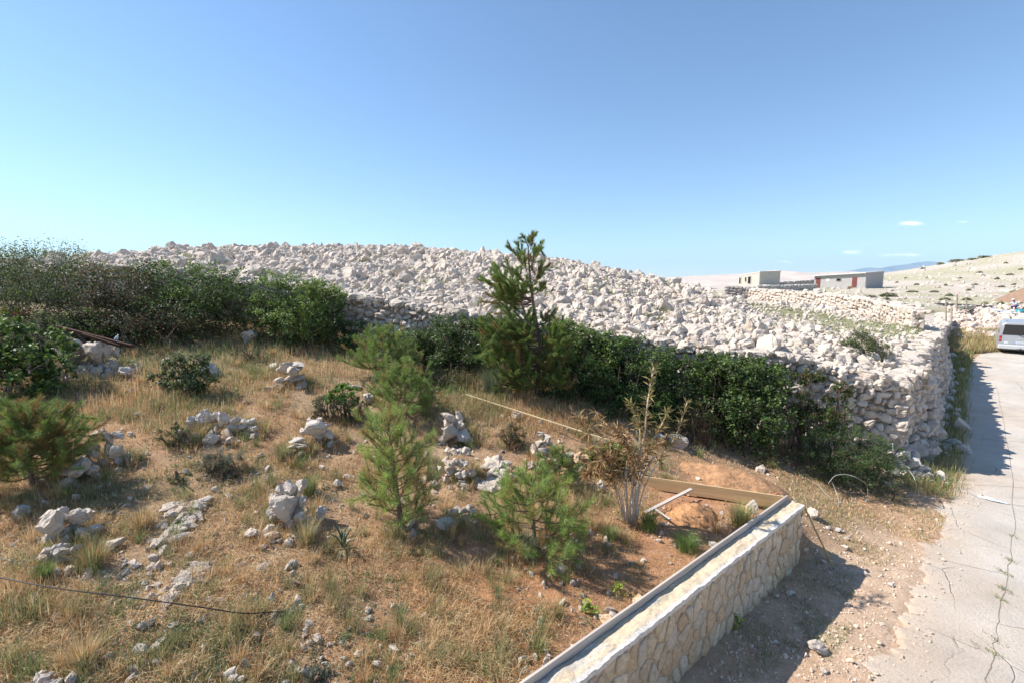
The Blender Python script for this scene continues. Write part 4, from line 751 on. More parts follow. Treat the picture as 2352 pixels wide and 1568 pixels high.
def small_pine(u, v, w, h, label, nb=34, lean=0., brown=.2, ln=.09, dens=3.0, yellow=.12, shape=1.0, Y=None, name='young_pine', trunkh=1.0, low=.05, wid=.0021, columnar=0., spread=.9, tint=1.25):
    b = hit(u, v); k = b[1]/F; Wd, Ht = w*k, h*k*1.03; top = b+np.array((lean*Ht, .1*Ht, Ht*.93)); tr = [b-np.array((0, 0, .06)), b+(top-b)*.35+np.array((lean*.08, 0, 0)), b+(top-b)*.7, top]; br = []
    for q in range(nb):
        f = (low+(1-low)*((q+.5)/nb)) ; an = q*2.4+R.uniform(-.4, .4); prof = ((1-f)**.8*shape+.16)*(1-columnar)+columnar*.95*min(1, 3.2*(1.06-f)); p0 = b+(top-b)*f*.9
        rr_ = Wd*.5*prof*R.uniform(.65, 1.05); e = p0+np.array((math.cos(an)*rr_, math.sin(an)*rr_*.9, Ht*(.10+.08*R.random())))
        e[2] = max(e[2], Hs(e[0], e[1])+.06); br.append((p0, e))
    return pine(label, tr, br, ln, wid, dens, name, brown, 6, .02*Ht+.01, 'pine', yellow, .6, spread, tint)
small_pine(925, 1212, 175, 285, 'feathery young pine with a visible leaning trunk in the plot centre', 46, -.13, .30, .11, 1.35, .34, 1.15, columnar=.75, low=.02, tint=1.4)
small_pine(1230, 1268, 230, 195, 'spreading young pine behind the tall grass stalks, nearest to the stone faced wall', 30, -.05, .16, .11, 2.0, .26, 1.25, columnar=.3, tint=1.35)
small_pine(935, 955, 150, 122, 'dense bushy pine just behind the feathery young pine', 46, -.08, .18, .085, 2.3, .18, 1.15, columnar=.5)
small_pine(882, 858, 130, 105, 'round pale green pine bush below the bare wall face', 46, 0, .12, .085, 2.6, .1, 1.35)
small_pine(718, 800, 90, 145, 'slender dark young pine in front of the bright evergreen bush', 36, 0, .15, .085, 3.2, .08)
small_pine(75, 1115, 215, 195, 'wide brownish pine bush at the left edge', 70, -.1, .34, .09, 2.6, .2, 1.2, low=.12, columnar=.75, tint=1.1)
small_pine(1285, 1105, 0+90, 80, 'low pine seedling behind the spreading young pine', 16, -.1, .1, .08, 3, .1, 1.2)
# ------------------------------------------------------------------ dry reed clump
b0 = hit(1450, 1203); YR = b0[1]; rj = lambda u, v, dy=0.: at(u, v, YR+dy); t = empty('reed_clump', b0, 'half dead clump of tall canes with brown drooping leaves', 'reed plant'); A = Acc()
CANES = [([(1450, 1203), (1456, 1110), (1478, 1010), (1488, 920), (1501, 842)], .02, .3, 1), ([(1440, 1200), (1438, 1130), (1437, 1090), (1443, 1058)], .026, 2, 0), ([(1456, 1203), (1470, 1110), (1502, 1048)], .028, 2, 0), ([(1462, 1195), (1480, 1120), (1515, 1055), (1552, 1000), (1578, 925)], .014, .45, 1),
         ([(1436, 1200), (1425, 1150), (1405, 1070), (1398, 1000), (1368, 943)], .012, .4, 0), ([(1432, 1200), (1415, 1130), (1390, 1060), (1350, 990), (1328, 955)], .010, .35, 0), ([(1445, 1200), (1460, 1080), (1470, 1000), (1462, 960), (1445, 922)], .013, .45, 1), ([(1448, 1200), (1472, 1080), (1500, 1010), (1535, 945)], .012, .45, 1),
         ([(1440, 1200), (1420, 1110), (1385, 1040), (1350, 1030)], .01, .3, 0), ([(1442, 1200), (1430, 1100), (1410, 1050), (1370, 1060)], .01, .3, 0), ([(1450, 1200), (1462, 1100), (1455, 1050), (1430, 1020)], .011, .3, 0), ([(1453, 1200), (1470, 1090), (1490, 1030), (1530, 1010)], .011, .35, 0), ([(1437, 1195), (1415, 1120), (1370, 1080), (1345, 1090)], .009, .3, 0), ([(1444, 1195), (1452, 1090), (1440, 1010), (1415, 980)], .011, .3, 0)]
BRN = [(.42, .27, .12), (.50, .34, .17), (.34, .2, .09), (.26, .15, .07)]; OLV = [(.24, .2, .08), (.19, .17, .07), (.30, .25, .11)]
for px, r_, f0, olive in CANES:
    pts = cr([rj(u, v, R.normal(0, .1) if i else 0) for i, (u, v) in enumerate(px)], 7); S = Acc(); S.tube(pts-b0, np.linspace(r_, r_*.35 if f0 < 1 else r_*.9, len(pts)), 7); o = S.build('cane', flat('dry_cane', (.56, .46, .36), .7, 0, 26, .3, .002) if 'M_CANE' not in globals() else M_CANE, t, True); M_CANE = o.data.materials[0]
    if f0 > 1: continue
    n = int(160*(1-f0)+40); s = (f0+(1-f0)*R.random(n))*(len(pts)-1); P = np.stack([np.interp(s, np.arange(len(pts)), pts[:, j]) for j in range(3)], 1); T = np.gradient(pts, axis=0); T = unit(np.stack([np.interp(s, np.arange(len(pts)), T[:, j]) for j in range(3)], 1))
    d = unit(T*(.75 if olive else .35)+R.normal(0, .6, (n, 3))+np.array((0, 0, -.05 if not olive else .1))); ln = R.uniform(.09, .19, n)[:, None]; wd = R.uniform(.008, .014, n)[:, None]; bb = unit(np.cross(d, R.normal(size=(n, 3)))); m2 = P+d*ln*.5; e = P+d*ln+np.array((0, 0, -.02))
    V = np.stack([P, m2+bb*wd, e, m2-bb*wd], 1); i = np.arange(n)[:, None]*4; up = (s/(len(pts)-1))[:, None]; co = np.where((R.random((n, 1)) < (.25+.8*up if olive else .1)), pick(OLV, n), pick(BRN, n)); A.add(V.reshape(-1, 3)-b0, [np.vstack([i+[0, 1, 2], i+[0, 2, 3]])], np.repeat(co, 4, axis=0))
n = 240; P = np.array([rj(R.normal(1425, 38), R.normal(1040, 32), R.normal(0, .18)) for _ in range(n)]); d = unit(R.normal(size=(n, 3))*np.array((1, 1, .5))+np.array((-.2, 0, -.2))); ln = R.uniform(.05, .11, n)[:, None]; bb = unit(np.cross(d, R.normal(size=(n, 3))))*.009; V = np.stack([P, P+d*ln*.5+bb, P+d*ln, P+d*ln*.5-bb], 1); i = np.arange(n)[:, None]*4
A.add(V.reshape(-1, 3)-b0, [np.vstack([i+[0, 1, 2], i+[0, 2, 3]])], np.repeat(pick(BRN, n), 4, axis=0)); A.build('dry_leaves', M_GRASS, t)
# ------------------------------------------------------------------ agave
b0 = hit(790, 1268); k = b0[1]/F; t = empty('agave', b0, 'small blue green agave with stiff spiky leaves in dry straw', 'agave'); M_AG = flat('agave_skin', (.075, .115, .075), .5, 0, 14, .25, .002, .4)
for (u1, v1, dy, w_) in [(758, 1225, -.05, 6), (769, 1206, .0, 7), (790, 1232, -.12, 6), (795, 1211, .03, 7), (806, 1215, -.03, 6), (783, 1215, .08, 6), (812, 1240, .06, 5)]:
    e = at(u1, v1, b0[1]+dy)-b0; n = 10; s = np.linspace(0, 1, n)[:, None]; c = e*s+np.array((0, 0, .05))*np.sin(s*3.14)+np.array((e[0], e[1], 0))*(s*s-s)*.4; sd = unit(np.cross(e, np.array((0, 0, 1.))+np.array((.01, 0, 0)))); w = w_*k*(np.sin(np.clip(s*.85+.15, 0, 1)*3.14159)**.6)*.55; w[-1] = .0015
    nm = unit(np.cross(sd, e)); V = np.stack([c-sd*w+nm*w*.5, c-nm*.008, c+sd*w+nm*w*.5, c+nm*w*.15+nm*.004], 1); i = (np.arange(n-1)*4)[:, None]; Q = np.vstack([i+[a, (a+1) % 4, (a+1) % 4+4, a+4] for a in range(4)]); mesh_np('leaf', V.reshape(-1, 3), [Q], M_AG, t, None, True)
A = Acc()
for q in range(6): an = R.uniform(0, 6.28); e = np.array((math.cos(an)*.22, math.sin(an)*.18, .01)); A.tube([(0, 0, .03), e*.5+np.array((0, 0, .05)), e], [.018, .014, .003], 5)
A.build('dead_leaves', flat('dead_agave', (.40, .30, .18), .9), t)
# ------------------------------------------------------------------ grass
def blades(A, P, Ln, wid, col, lean, azim=None):
    n = len(P); az = R.uniform(0, 6.28, n) if azim is None else azim; d = np.stack([np.cos(az), np.sin(az), 0*az], 1); s = np.stack([-np.sin(az), np.cos(az), 0*az], 1); l = Ln[:, None]; le = lean[:, None]; up = np.array((0, 0, 1.)); w = wid[:, None]
    m_ = P+up*l*.55*np.cos(le*.6)+d*l*.55*np.sin(le*.6); e = m_+up*l*.5*np.cos(le*1.5)+d*l*.5*np.sin(le*1.5); V = np.stack([P-s*w, P+s*w, m_+s*w*.8, m_-s*w*.8, e], 1); i = np.arange(n)[:, None]*5
    A.add(V.reshape(-1, 3), [i+[0, 1, 2, 3], i+[3, 2, 4]], np.repeat(col, 5, axis=0))
STRAW = [(.68, .51, .29), (.60, .42, .21), (.52, .33, .16), (.74, .60, .38), (.48, .30, .15)]; OLIVE = [(.31, .30, .15), (.25, .25, .11), (.21, .23, .09), (.36, .32, .17)]; GREEN = [(.17, .25, .07), (.21, .28, .09), (.13, .21, .06)]; RUST = [(.48, .25, .11), (.52, .30, .14)]
def infield(P):
    d = (P[:, 0]-NE[0])*NN[0]+(P[:, 1]-NE[1])*NN[1]; t = (P[:, 0]-NE[0])*ND[0]+(P[:, 1]-NE[1])*ND[1]; return ((d < -.36) | ((t > .1) & (P[:, 1] > 8.4) & (P[:, 0] < 5)))
DIRT = [(1690, 1112, 150, 60), (1590, 1180, 80, 45), (1480, 1330, 130, 70), (1560, 1250, 60, 30), (1340, 1400, 60, 60), (450, 1110, 120, 30), (1100, 1180, 60, 60), (1430, 1440, 60, 40), (1340, 1500, 70, 60), (1530, 1290, 90, 60), (1250, 1540, 70, 40), (720, 940, 60, 25), (280, 1320, 40, 30)]
def dirt(u, v): return np.clip(sum(np.exp(-(((u-a)/c)**2+((v-b)/d)**2)) for a, b, c, d in DIRT), 0, 1)
def sample(n, vlo=760, vhi=1590, ulo=-20, uhi=1800, pw=1.0):
    u = R.uniform(ulo, uhi, n); v = vlo+(vhi-vlo)*R.random(n)**pw; P = hits(u, v); k = infield(P) & (hillw(P[:, 0], P[:, 1]) < .05); return P[k], u[k], v[k]
def meadow(name, label, n, seed, kind):
    A = Acc(); P, u, v = sample(n, 740 if kind != 'litter' else 850); sc_ = P[:, 1]/6.0
    tall = np.clip(sum(np.exp(-(((u-a)/c)**2+((v-b)/d)**2)) for a, b, c, d in [(250, 900, 170, 70), (420, 780, 160, 40), (60, 1440, 120, 90), (1100, 940, 130, 60), (1350, 960, 150, 40), (640, 770, 120, 40), (1320, 1140, 90, 45), (1050, 890, 90, 40), (330, 880, 340, 110), (700, 830, 200, 60)]), 0, 1)
    dn2 = fbm(P[:, 0], P[:, 1], .55, seed); dd = dirt(u, v); gr = fbm(P[:, 0], P[:, 1], 1.5, seed+5)+tall*.3; keep = R.random(len(P)) < np.clip((dn2-.40)*3.2+tall*.8, .03, 1)*(1-.9*dd); P, sc_, tall, gr, u, v = P[keep], sc_[keep], tall[keep], gr[keep], u[keep], v[keep]; m_ = len(P)
    if kind == 'litter':
        col = pick(STRAW+RUST[:1], m_); Ln = R.uniform(.05, .2, m_); lean = R.uniform(1.35, 1.75, m_); w = R.uniform(.0016, .003, m_)*np.maximum(1, sc_)
        P = P+np.array((0, 0, .012)); d_ = None; blades(A, P, Ln, w, col, np.full(m_, 1.03))
    else:
        x = R.random(m_); col = np.where((x < np.clip((gr-.54)*3.0, 0.02, .75))[:, None], pick(OLIVE+GREEN[:1], m_), np.where((R.random(m_) < .2)[:, None], pick(RUST, m_), pick(STRAW, m_)))
        g2 = R.random(m_) < np.clip((fbm(P[:, 0], P[:, 1], .9, seed+9)-.64)*5, 0, .8); col[g2] = pick(GREEN+OLIVE[:1], int(g2.sum()))
        Ln = R.uniform(.035, .12, m_)*(1+1.9*tall)*(.6+.8*fbm(P[:, 0], P[:, 1], .4, seed+7))*np.where((v > 1150) & (u > 150), .72, 1); lean = np.abs(R.normal(.35, .35, m_)); blades(A, P, Ln, R.uniform(.0018, .0034, m_)*np.maximum(1, sc_*.9), col, lean)
    return tag(A.build(name, M_GRASS), label, 'grass', None, 'stuff')
meadow('dry_grass', 'straw coloured dry grass covering the sloping plot', 230000, 71, 'grass')
meadow('straw_litter', 'flattened dry straw lying on the red soil of the plot', 120000, 81, 'litter')
A = Acc(); P, u, v = sample(1700, 800, 1580); k = fbm(P[:, 0], P[:, 1], 1.8, 77) > .40; P = P[k]
for p in P:
    m_ = int(R.integers(14, 46)); r = R.uniform(.03, .09); q = R.normal(0, r, (m_, 3))*np.array((1, 1, .55)); q[:, 2] = np.abs(q[:, 2])+.01; pal = [[(.19, .22, .13), (.25, .27, .18)], [(.15, .22, .07), (.2, .27, .09)], [(.22, .20, .11), (.30, .26, .15)], [(.13, .17, .08), (.17, .2, .1)]][R.integers(4)]
    leaves_into(A, p+q, unit(R.normal(0, .6, (m_, 3))+np.array((0, 0, .8))), R.uniform(.02, .038), R.choice([.25, .5]), pick(pal, m_))
tag(A.build('field_weeds', M_LEAF), 'grey green weeds and herbs sprinkled through the dry grass', 'weeds', None, 'stuff')
# bunch grass tussocks
A = Acc(); P, u, v = sample(620, 790, 1570); nt_ = 0; k = dirt(u, v) < .5; P = P[k]; cc_ = np.array([(x+W*R.uniform(.35, .8)*math.cos(a), y+W*R.uniform(.25, .6)*math.sin(a)) for x, y, W in CAIRNS for a in R.uniform(0, 6.28, 9)]); P = np.vstack([P, np.column_stack([cc_, H(cc_[:, 0], cc_[:, 1])])])
for p in P:
    m_ = int(R.integers(45, 110)); r = R.uniform(.03, .10); q = R.normal(0, r*.6, (m_, 2)); Q_ = np.column_stack([p[0]+q[:, 0], p[1]+q[:, 1], np.full(m_, p[2]-.01)]); az = np.arctan2(q[:, 1], q[:, 0])+R.normal(0, .5, m_); pal = [STRAW, OLIVE, OLIVE, RUST+STRAW, GREEN+OLIVE][R.integers(5)]
    blades(A, Q_, R.uniform(.12, .30, m_)*R.uniform(.7, 1.15), np.full(m_, .0019*max(1, p[1]/6)), pick(pal, m_), np.abs(R.normal(.45, .22, m_)), az)
tag(A.build('bunch_grass', M_GRASS), 'olive and straw tufts of bunch grass dotting the plot', 'grass', None, 'stuff')
def tussock(u, v, w, h, label, pal, n=420):
    b = hit(u, v); k = b[1]/F; r = w*k*.22; q = R.normal(0, r*.5, (n, 2)); A = Acc(); Q_ = np.column_stack([q, np.full(n, -.01)]); blades(A, Q_, R.uniform(.5, 1.1, n)*h*k*1.1, np.full(n, .002*max(1, b[1]/7)), pick(pal, n), np.abs(R.normal(.4, .2, n)), np.arctan2(q[:, 1], q[:, 0])+R.normal(0, .4, n)); o = A.build('grass_tussock', M_GRASS); o.location = Vector([float(x) for x in b]); return tag(o, label, 'grass tussock')
tussock(325, 1210, 95, 55, 'brown grass tussock left of the long bedrock ridge', STRAW+RUST+OLIVE); tussock(215, 1300, 100, 75, 'dark olive tussock below the grey boulder', OLIVE+RUST[:1]); tussock(705, 1250, 70, 70, 'upright yellow tussock at the foot of the fluted cairn', OLIVE+STRAW[:2])
tussock(710, 1135, 55, 55, 'green brown tussock growing behind the fluted cairn', OLIVE+GREEN); tussock(190, 1530, 90, 80, 'wispy straw tussock above the corner outcrop', STRAW+OLIVE[:1]); tussock(105, 1330, 55, 50, 'green leafy tussock just above the cable', GREEN); tussock(1040, 1230, 60, 50, 'mixed straw tussock beside the square pale block', STRAW+OLIVE)
tussock(460, 1015, 80, 55, 'dark brown tussock in front of the broad cairn', RUST+OLIVE); tussock(650, 1055, 60, 45, 'olive tussock left of the slab topped small cairn', OLIVE); tussock(1210, 1275, 80, 75, 'bunch of silvery flowering grass stalks before the spreading pine', [(.55, .52, .38), (.42, .44, .28)]+GREEN[:1]); tussock(1130, 900, 90, 75, 'blue green tall grass left of the tall pine base', [(.16, .2, .11), (.2, .23, .14)], 600)
tussock(1490, 1215, 70, 50, 'fresh dark green tuft at the foot of the reed clump', GREEN, 500); tussock(1575, 1262, 90, 45, 'fresh green tuft near the formwork board', GREEN, 600); tussock(1700, 1205, 90, 60, 'green and straw tuft below the shuttering board', GREEN+STRAW[:2], 600); tussock(1400, 1235, 90, 35, 'low green tuft left of the reed clump', GREEN+OLIVE, 500)
# verge grass
A = Acc(); n = 26000; u = R.uniform(1780, 2210, n); v = R.uniform(1075, 1300, n); P = hits(u, v); rdd = roadside(P[:, 0], P[:, 1]); g = fbm(P[:, 0], P[:, 1], .7, 91); k = (rdd < .05) & (R.random(n) < np.clip((g-.38)*4, 0, 1)*np.clip(1.15-(v-1090)/230, .0, 1)); P = P[k]; m_ = len(P); x = R.random(m_)[:, None]
blades(A, P, R.uniform(.03, .10, m_), R.uniform(.002, .0035, m_)*1.3, np.where(x < .45, pick(OLIVE+GREEN[1:2], m_), pick(STRAW, m_)), np.abs(R.normal(.6, .3, m_)))
# dark strip at the foot of the wall beside the road, and the sunlit verge beyond
n = 22000; Y = R.uniform(9.8, 27, n)**1.0; off = R.uniform(-.2, 1.35, n); X = np.interp(Y, W2[:, 1], W2[:, 0]); X = np.where(Y < CY, CX+(Y-CY)*.6+.1, X); P = np.column_stack([X+off*.72+.1, Y-off*.69, 0*Y]); P = P[roadside(P[:, 0], P[:, 1]) < .1+R.normal(0, .1, len(P))]; P[:, 2] = ROADF(P[:, 0], P[:, 1]); m_ = len(P)
blades(A, P, R.uniform(.08, .32, m_), R.uniform(.003, .006, m_)*np.maximum(1, P[:, 1]/12), pick(OLIVE+GREEN+STRAW[:2], m_), np.abs(R.normal(.35, .25, m_)))
n = 16000; u = R.uniform(2165, 2345, n); v = R.uniform(762, 812, n); P = hits(u, v); k = (roadside(P[:, 0], P[:, 1]) < 0) & (P[:, 1] > 20) & (P[:, 1] < 33); P = P[k]; m_ = len(P); blades(A, P, R.uniform(.15, .5, m_), R.uniform(.008, .014, m_), pick(OLIVE+STRAW+GREEN[:1], m_), np.abs(R.normal(.4, .25, m_)))
tag(A.build('verge_grass', M_GRASS), 'rough grass along the foot of the roadside wall and on the verge', 'grass', None, 'stuff')
A = Acc(); n = 9000; u = R.uniform(1650, 1960, n); v = R.uniform(1265, 1560, n); P = hits(u, v); dn_ = (P[:, 0]-NE[0])*NN[0]+(P[:, 1]-NE[1])*NN[1]; g = fbm(P[:, 0], P[:, 1], .5, 93); k = (dn_ > .04) & (dn_ < 1.0) & (R.random(n) < np.clip((g-.42)*5, 0, 1)); P = P[k]; m_ = len(P); blades(A, P, R.uniform(.02, .07, m_), R.uniform(.0018, .003, m_), pick(GREEN+OLIVE, m_), np.abs(R.normal(.7, .35, m_)))
tag(A.build('shade_weeds', M_GRASS), 'low green weeds in the shade of the stone faced wall', 'weeds', None, 'stuff')
A = Acc(); n = 34000; x = R.uniform(6, 29, n); y = R.uniform(14, 38, n); g = np.exp(-(((x-17.4)/5.6)**2+((y-23)/8.4)**2)**2); k = (hillw(x, y) > .6) & (R.random(n) < g*.8); x, y = x[k], y[k]; m_ = len(x); blades(A, np.column_stack([x, y, H(x, y)]), R.uniform(.05, .16, m_), R.uniform(.008, .014, m_), pick([(.25, .27, .1), (.32, .30, .14), (.2, .24, .08)], m_), np.abs(R.normal(.6, .3, m_)))
n = 1500; x = R.uniform(-16, 14, n); y = R.uniform(12.5, 27, n); k = (hillw(x, y) > .6) & (fbm(x, y, 2, 95) > .6); x, y = x[k], y[k]
for a, b_ in zip(x, y):
    q = R.normal(0, .06, (26, 2)); blades(A, np.column_stack([a+q[:, 0], b_+q[:, 1], np.full(26, Hs(a, b_)+.05)]), R.uniform(.12, .26, 26), np.full(26, .006), pick([(.2, .24, .08), (.28, .28, .12)], 26), np.abs(R.normal(.5, .3, 26)))
tag(A.build('pasture_grass', M_GRASS), 'thin green grass on the pasture and between the hill boulders', 'grass', None, 'stuff')
A = Acc(); 
for (u, v, n) in [(2306, 1352, 60), (2300, 1375, 50), (2318, 1285, 40), (2312, 1318, 40), (2288, 1470, 30), (2240, 1480, 16), (2290, 1305, 14), (2280, 1500, 30), (2325, 1230, 26)]:
    c = atz(u, v, .012); q = R.normal(0, .045, (n, 2)); blades(A, np.column_stack([c[0]+q[:, 0]*.6, c[1]+q[:, 1]*1.3, np.full(n, .01)]), R.uniform(.02, .06, n), np.full(n, .003), pick(GREEN+OLIVE, n), np.abs(R.normal(.7, .3, n)))
tag(A.build('crack_weeds', M_GRASS), 'tiny weeds growing out of the long crack in the concrete road', 'weeds', None, 'stuff')
# small garden seedlings with yellow-green leaves
for (u, v, l) in [(1355, 1412, 'yellow green seedling in turned soil, lower of the two by the formwork board'), (1420, 1362, 'yellow green seedling in turned soil, upper of the two by the formwork board'), (1692, 1438, 'yellow green weed at the foot of the stone faced wall')]:
    b = hit(u, v) if u < 1650 else atz(u, v, .02); A = Acc(); n = 30; P = R.normal(0, .045, (n, 3))+np.array((0, 0, .08)); P[:, 2] = np.abs(P[:, 2]); leaves_into(A, P, unit(R.normal(0, .4, (n, 3))+np.array((0, 0, 1.))), .07, .6, pick([(.28, .33, .05), (.2, .28, .04)], n)); t = empty('seedling', b, l, 'seedling'); A.build('leaves', M_LEAF, t); A = Acc(); A.tube([(0, 0, -.01), (0, 0, .1)], [.004, .002], 4, (.2, .25, .06)); A.build('stem', M_LEAF, t)
# ------------------------------------------------------------------ rusty beams, bottle, cables
c = hit(205, 850); Yb = c[1]+.05
plank('iron_beam', at(132, 751, Yb+.25), at(303, 795, Yb-.15), .07, .075, M_RUST, 'longer rusty iron beam lying across the ruined stone heap', 'iron beam')
plank('iron_beam', at(188, 768, Yb-.08), at(276, 795, Yb-.12), .06, .06, M_RUST, 'shorter rusty iron beam in front of the longer one', 'iron beam')
b = at(263, 786, Yb+.12); bt = empty('plastic_bottle', b, 'crumpled clear plastic bottle with a blue label by the iron beams', 'bottle')
A = Acc(); prof = [(0, .032), (.02, .036), (.12, .036), (.16, .03), (.19, .014), (.22, .014)]; A.tube([(z*.5, 0, z*.85) for z, r in prof], [r for z, r in prof], 10); A.build('bottle_body', flat('cloudy_plastic', (.62, .68, .74), .25, 0, 10, .1, 0, .5), bt, True)
A = Acc(); A.tube([(z*.5, 0, z*.85) for z in (.05, .11)], [.0375, .0375], 10); A.build('bottle_label', flat('blue_label', (.10, .32, .62), .4, 0, 10, .1, 0), bt, True)
def cable(name, pts, r, mat, label, cat, sub=10):
    A = Acc(); A.tube(cr(np.array(pts, float), sub), r, 6); return tag(A.build(name, mat, None, True), label, cat)
def gp(u, v, up=.02): p = hit(u, v); return p+np.array((0, 0, up))
def gq(u, v, f): p = hit(u, v); return np.array((0, 0, CAMZ))+(p-np.array((0, 0, CAMZ)))*f
cable('black_cable', [gq(-60, 1308, .9), gq(0, 1325, .9), gq(130, 1350, .9), gq(300, 1371, .91), gq(460, 1393, .93), gq(560, 1407, .96), gp(640, 1415, .06)], .006, M_BLACK, 'black cable stretched low over the dry grass from the left edge', 'cable')
cable('black_cable', [gp(640, 1415, .05), gp(650, 1420, .09), gp(632, 1428, .03), gp(605, 1450, .03), gp(595, 1490, .02), gp(605, 1530, .02)], .006, M_BLACK, 'thin loose tail of cable bending down from the knot in the straw', 'cable')
A = Acc(); q0 = gp(645, 1416, .05); 
for k_ in range(3): A.tube(cr(np.array([q0+np.array((math.cos(a)*.05+k_*.015, math.sin(a)*.03, .01*math.sin(a*2+k_))) for a in np.linspace(0, 6.3, 9)]), 3), .007, 5)
tag(A.build('cable_knot', M_BLACK, None, True), 'knotted bunch of black cable on the straw', 'cable knot')
M_WIRE = flat('pale_plastic_hose', (.44, .42, .36), .5, 0, 20, .1, 0)
cable('wire_coil', [gp(1925, 1165, .03), gp(1925, 1150, .05), gp(1908, 1130, .25), at(1903, 1110, 9.0), at(1918, 1092, 9.05), at(1945, 1089, 9.05), at(1975, 1100, 9.0), gp(1990, 1140, .22), gp(1990, 1152, .03), gp(1975, 1135, .03), gp(1940, 1133, .03)],   .0055, M_WIRE, 'pale stiff hose coiled in a big loop on the ground below the wall corner', 'hose')
cable('loose_wire', [gp(2010, 1108, .05), gp(2018, 1085, .3), at(2030, 1078, 9.3), at(2034, 1082, 9.25), at(2028, 1086, 9.3), at(2050, 1080, 9.4), gp(2130, 1095, .1), gp(2165, 1105, .05)], .006, M_WIRE, 'thin pale wire with a small loop trailing to the road edge', 'wire')
cable('loose_wire', [at(2050, 1016, 9.8), at(2055, 1045, 9.7), at(2085, 1075, 9.5), at(2103, 1105, 9.1), gp(2100, 1135, .05), gp(2080, 1142, .03)], .008, M_WIRE, 'pale wire arching down out of the asparagus bush', 'wire')
cable('loose_wire', [gp(1855, 1105, .05), gp(1880, 1120, .06), gp(1900, 1140, .04), gp(1930, 1150, .03)], .006, M_WIRE, 'short pale wire creeping over the ground left of the coil', 'wire')
cable('loose_wire', [atz(2175, 1090, .1), atz(2200, 1105, .02), atz(2240, 1138, .03), atz(2330, 1158, .03), atz(2400, 1165, .03)], .004, flat('grey_wire', (.3, .28, .25), .6), 'thin grey wire crossing the sunlit concrete', 'wire')
A = Acc(); pa = cr(np.array([atz(2245, 1138, .03), atz(2275, 1144, .04), atz(2318, 1156, .03)]), 8); n = len(pa); s = np.sin(np.linspace(.15, 3.0, n))[:, None]*.12; V = np.concatenate([pa+np.array((.3, .8, 0))*s, pa-np.array((.3, .8, 0))*s]); V[:, 2] += R.normal(0, .004, len(V)); i = np.arange(n-1); Vl = V-np.array((0, 0, .006)); A.add(np.concatenate([V, Vl]), [np.stack([i, i+1, n+i+1, n+i], -1), np.stack([i, i+1, 2*n+i+1, 2*n+i], -1), np.stack([n+i, n+i+1, 3*n+i+1, 3*n+i], -1)]); tag(A.build('plastic_strip', flat('pale_blue_plastic', (.58, .66, .70), .35, 0, 12, .08, 0)), 'pale blue plastic strip lying flat on the concrete road', 'plastic strip')
M_POST = flat('grey_post_wood', (.40, .33, .26), .85, 0, 20, .3, .004)
for (u, v0, v1, w_, Y, l) in [(2173, 735, 688, 3, 26.5, 'left of the two short wooden posts standing in the low roadside wall'), (2186, 733, 706, 3, 27, 'right of the two short wooden posts standing in the low roadside wall'), (2197, 712, 676, 3.4, 32, 'tallest wooden post, beyond the short pair on the roadside wall'), (2220, 705, 688, 3, 36, 'farthest small post at the end of the roadside wall')]:
    a = at(u, v0+4, Y); e = at(u+R.uniform(-1, 1), v1, Y); A = Acc(); A.tube([a, (a+e)/2, e], [w_/F*Y*.5]*3, 7); tag(A.build('wooden_post', M_POST), l, 'post')
# wheelbarrow
b = hit(2216, 722); t = empty('wheelbarrow', b, 'old wheelbarrow parked at the end of the roadside wall', 'wheelbarrow'); bm = bmesh.new(); vs = add_box(bm, (0, 0, .55), (.9, .6, .3))
for v in vs:
    if v.co.z < .5: v.co.x *= .6; v.co.y *= .65
bm_obj('tray', bm, flat('grey_green_paint', (.36, .40, .34), .6), t, False, .02)
A = Acc(); [A.tube([(-.75, s, .6), (0, s, .38), (.55, s*.4, .2)], .02, 6) for s in (-.28, .28)]; [A.tube([(-.15, s, .4), (-.25, s, .02)], .018, 6) for s in (-.25, .25)]; A.build('frame', M_RUST, t)
A = Acc(); A.tube([(.6, -.05, .2), (.6, .05, .2)], .2, 14); A.build('wheel', M_BLACK, t)
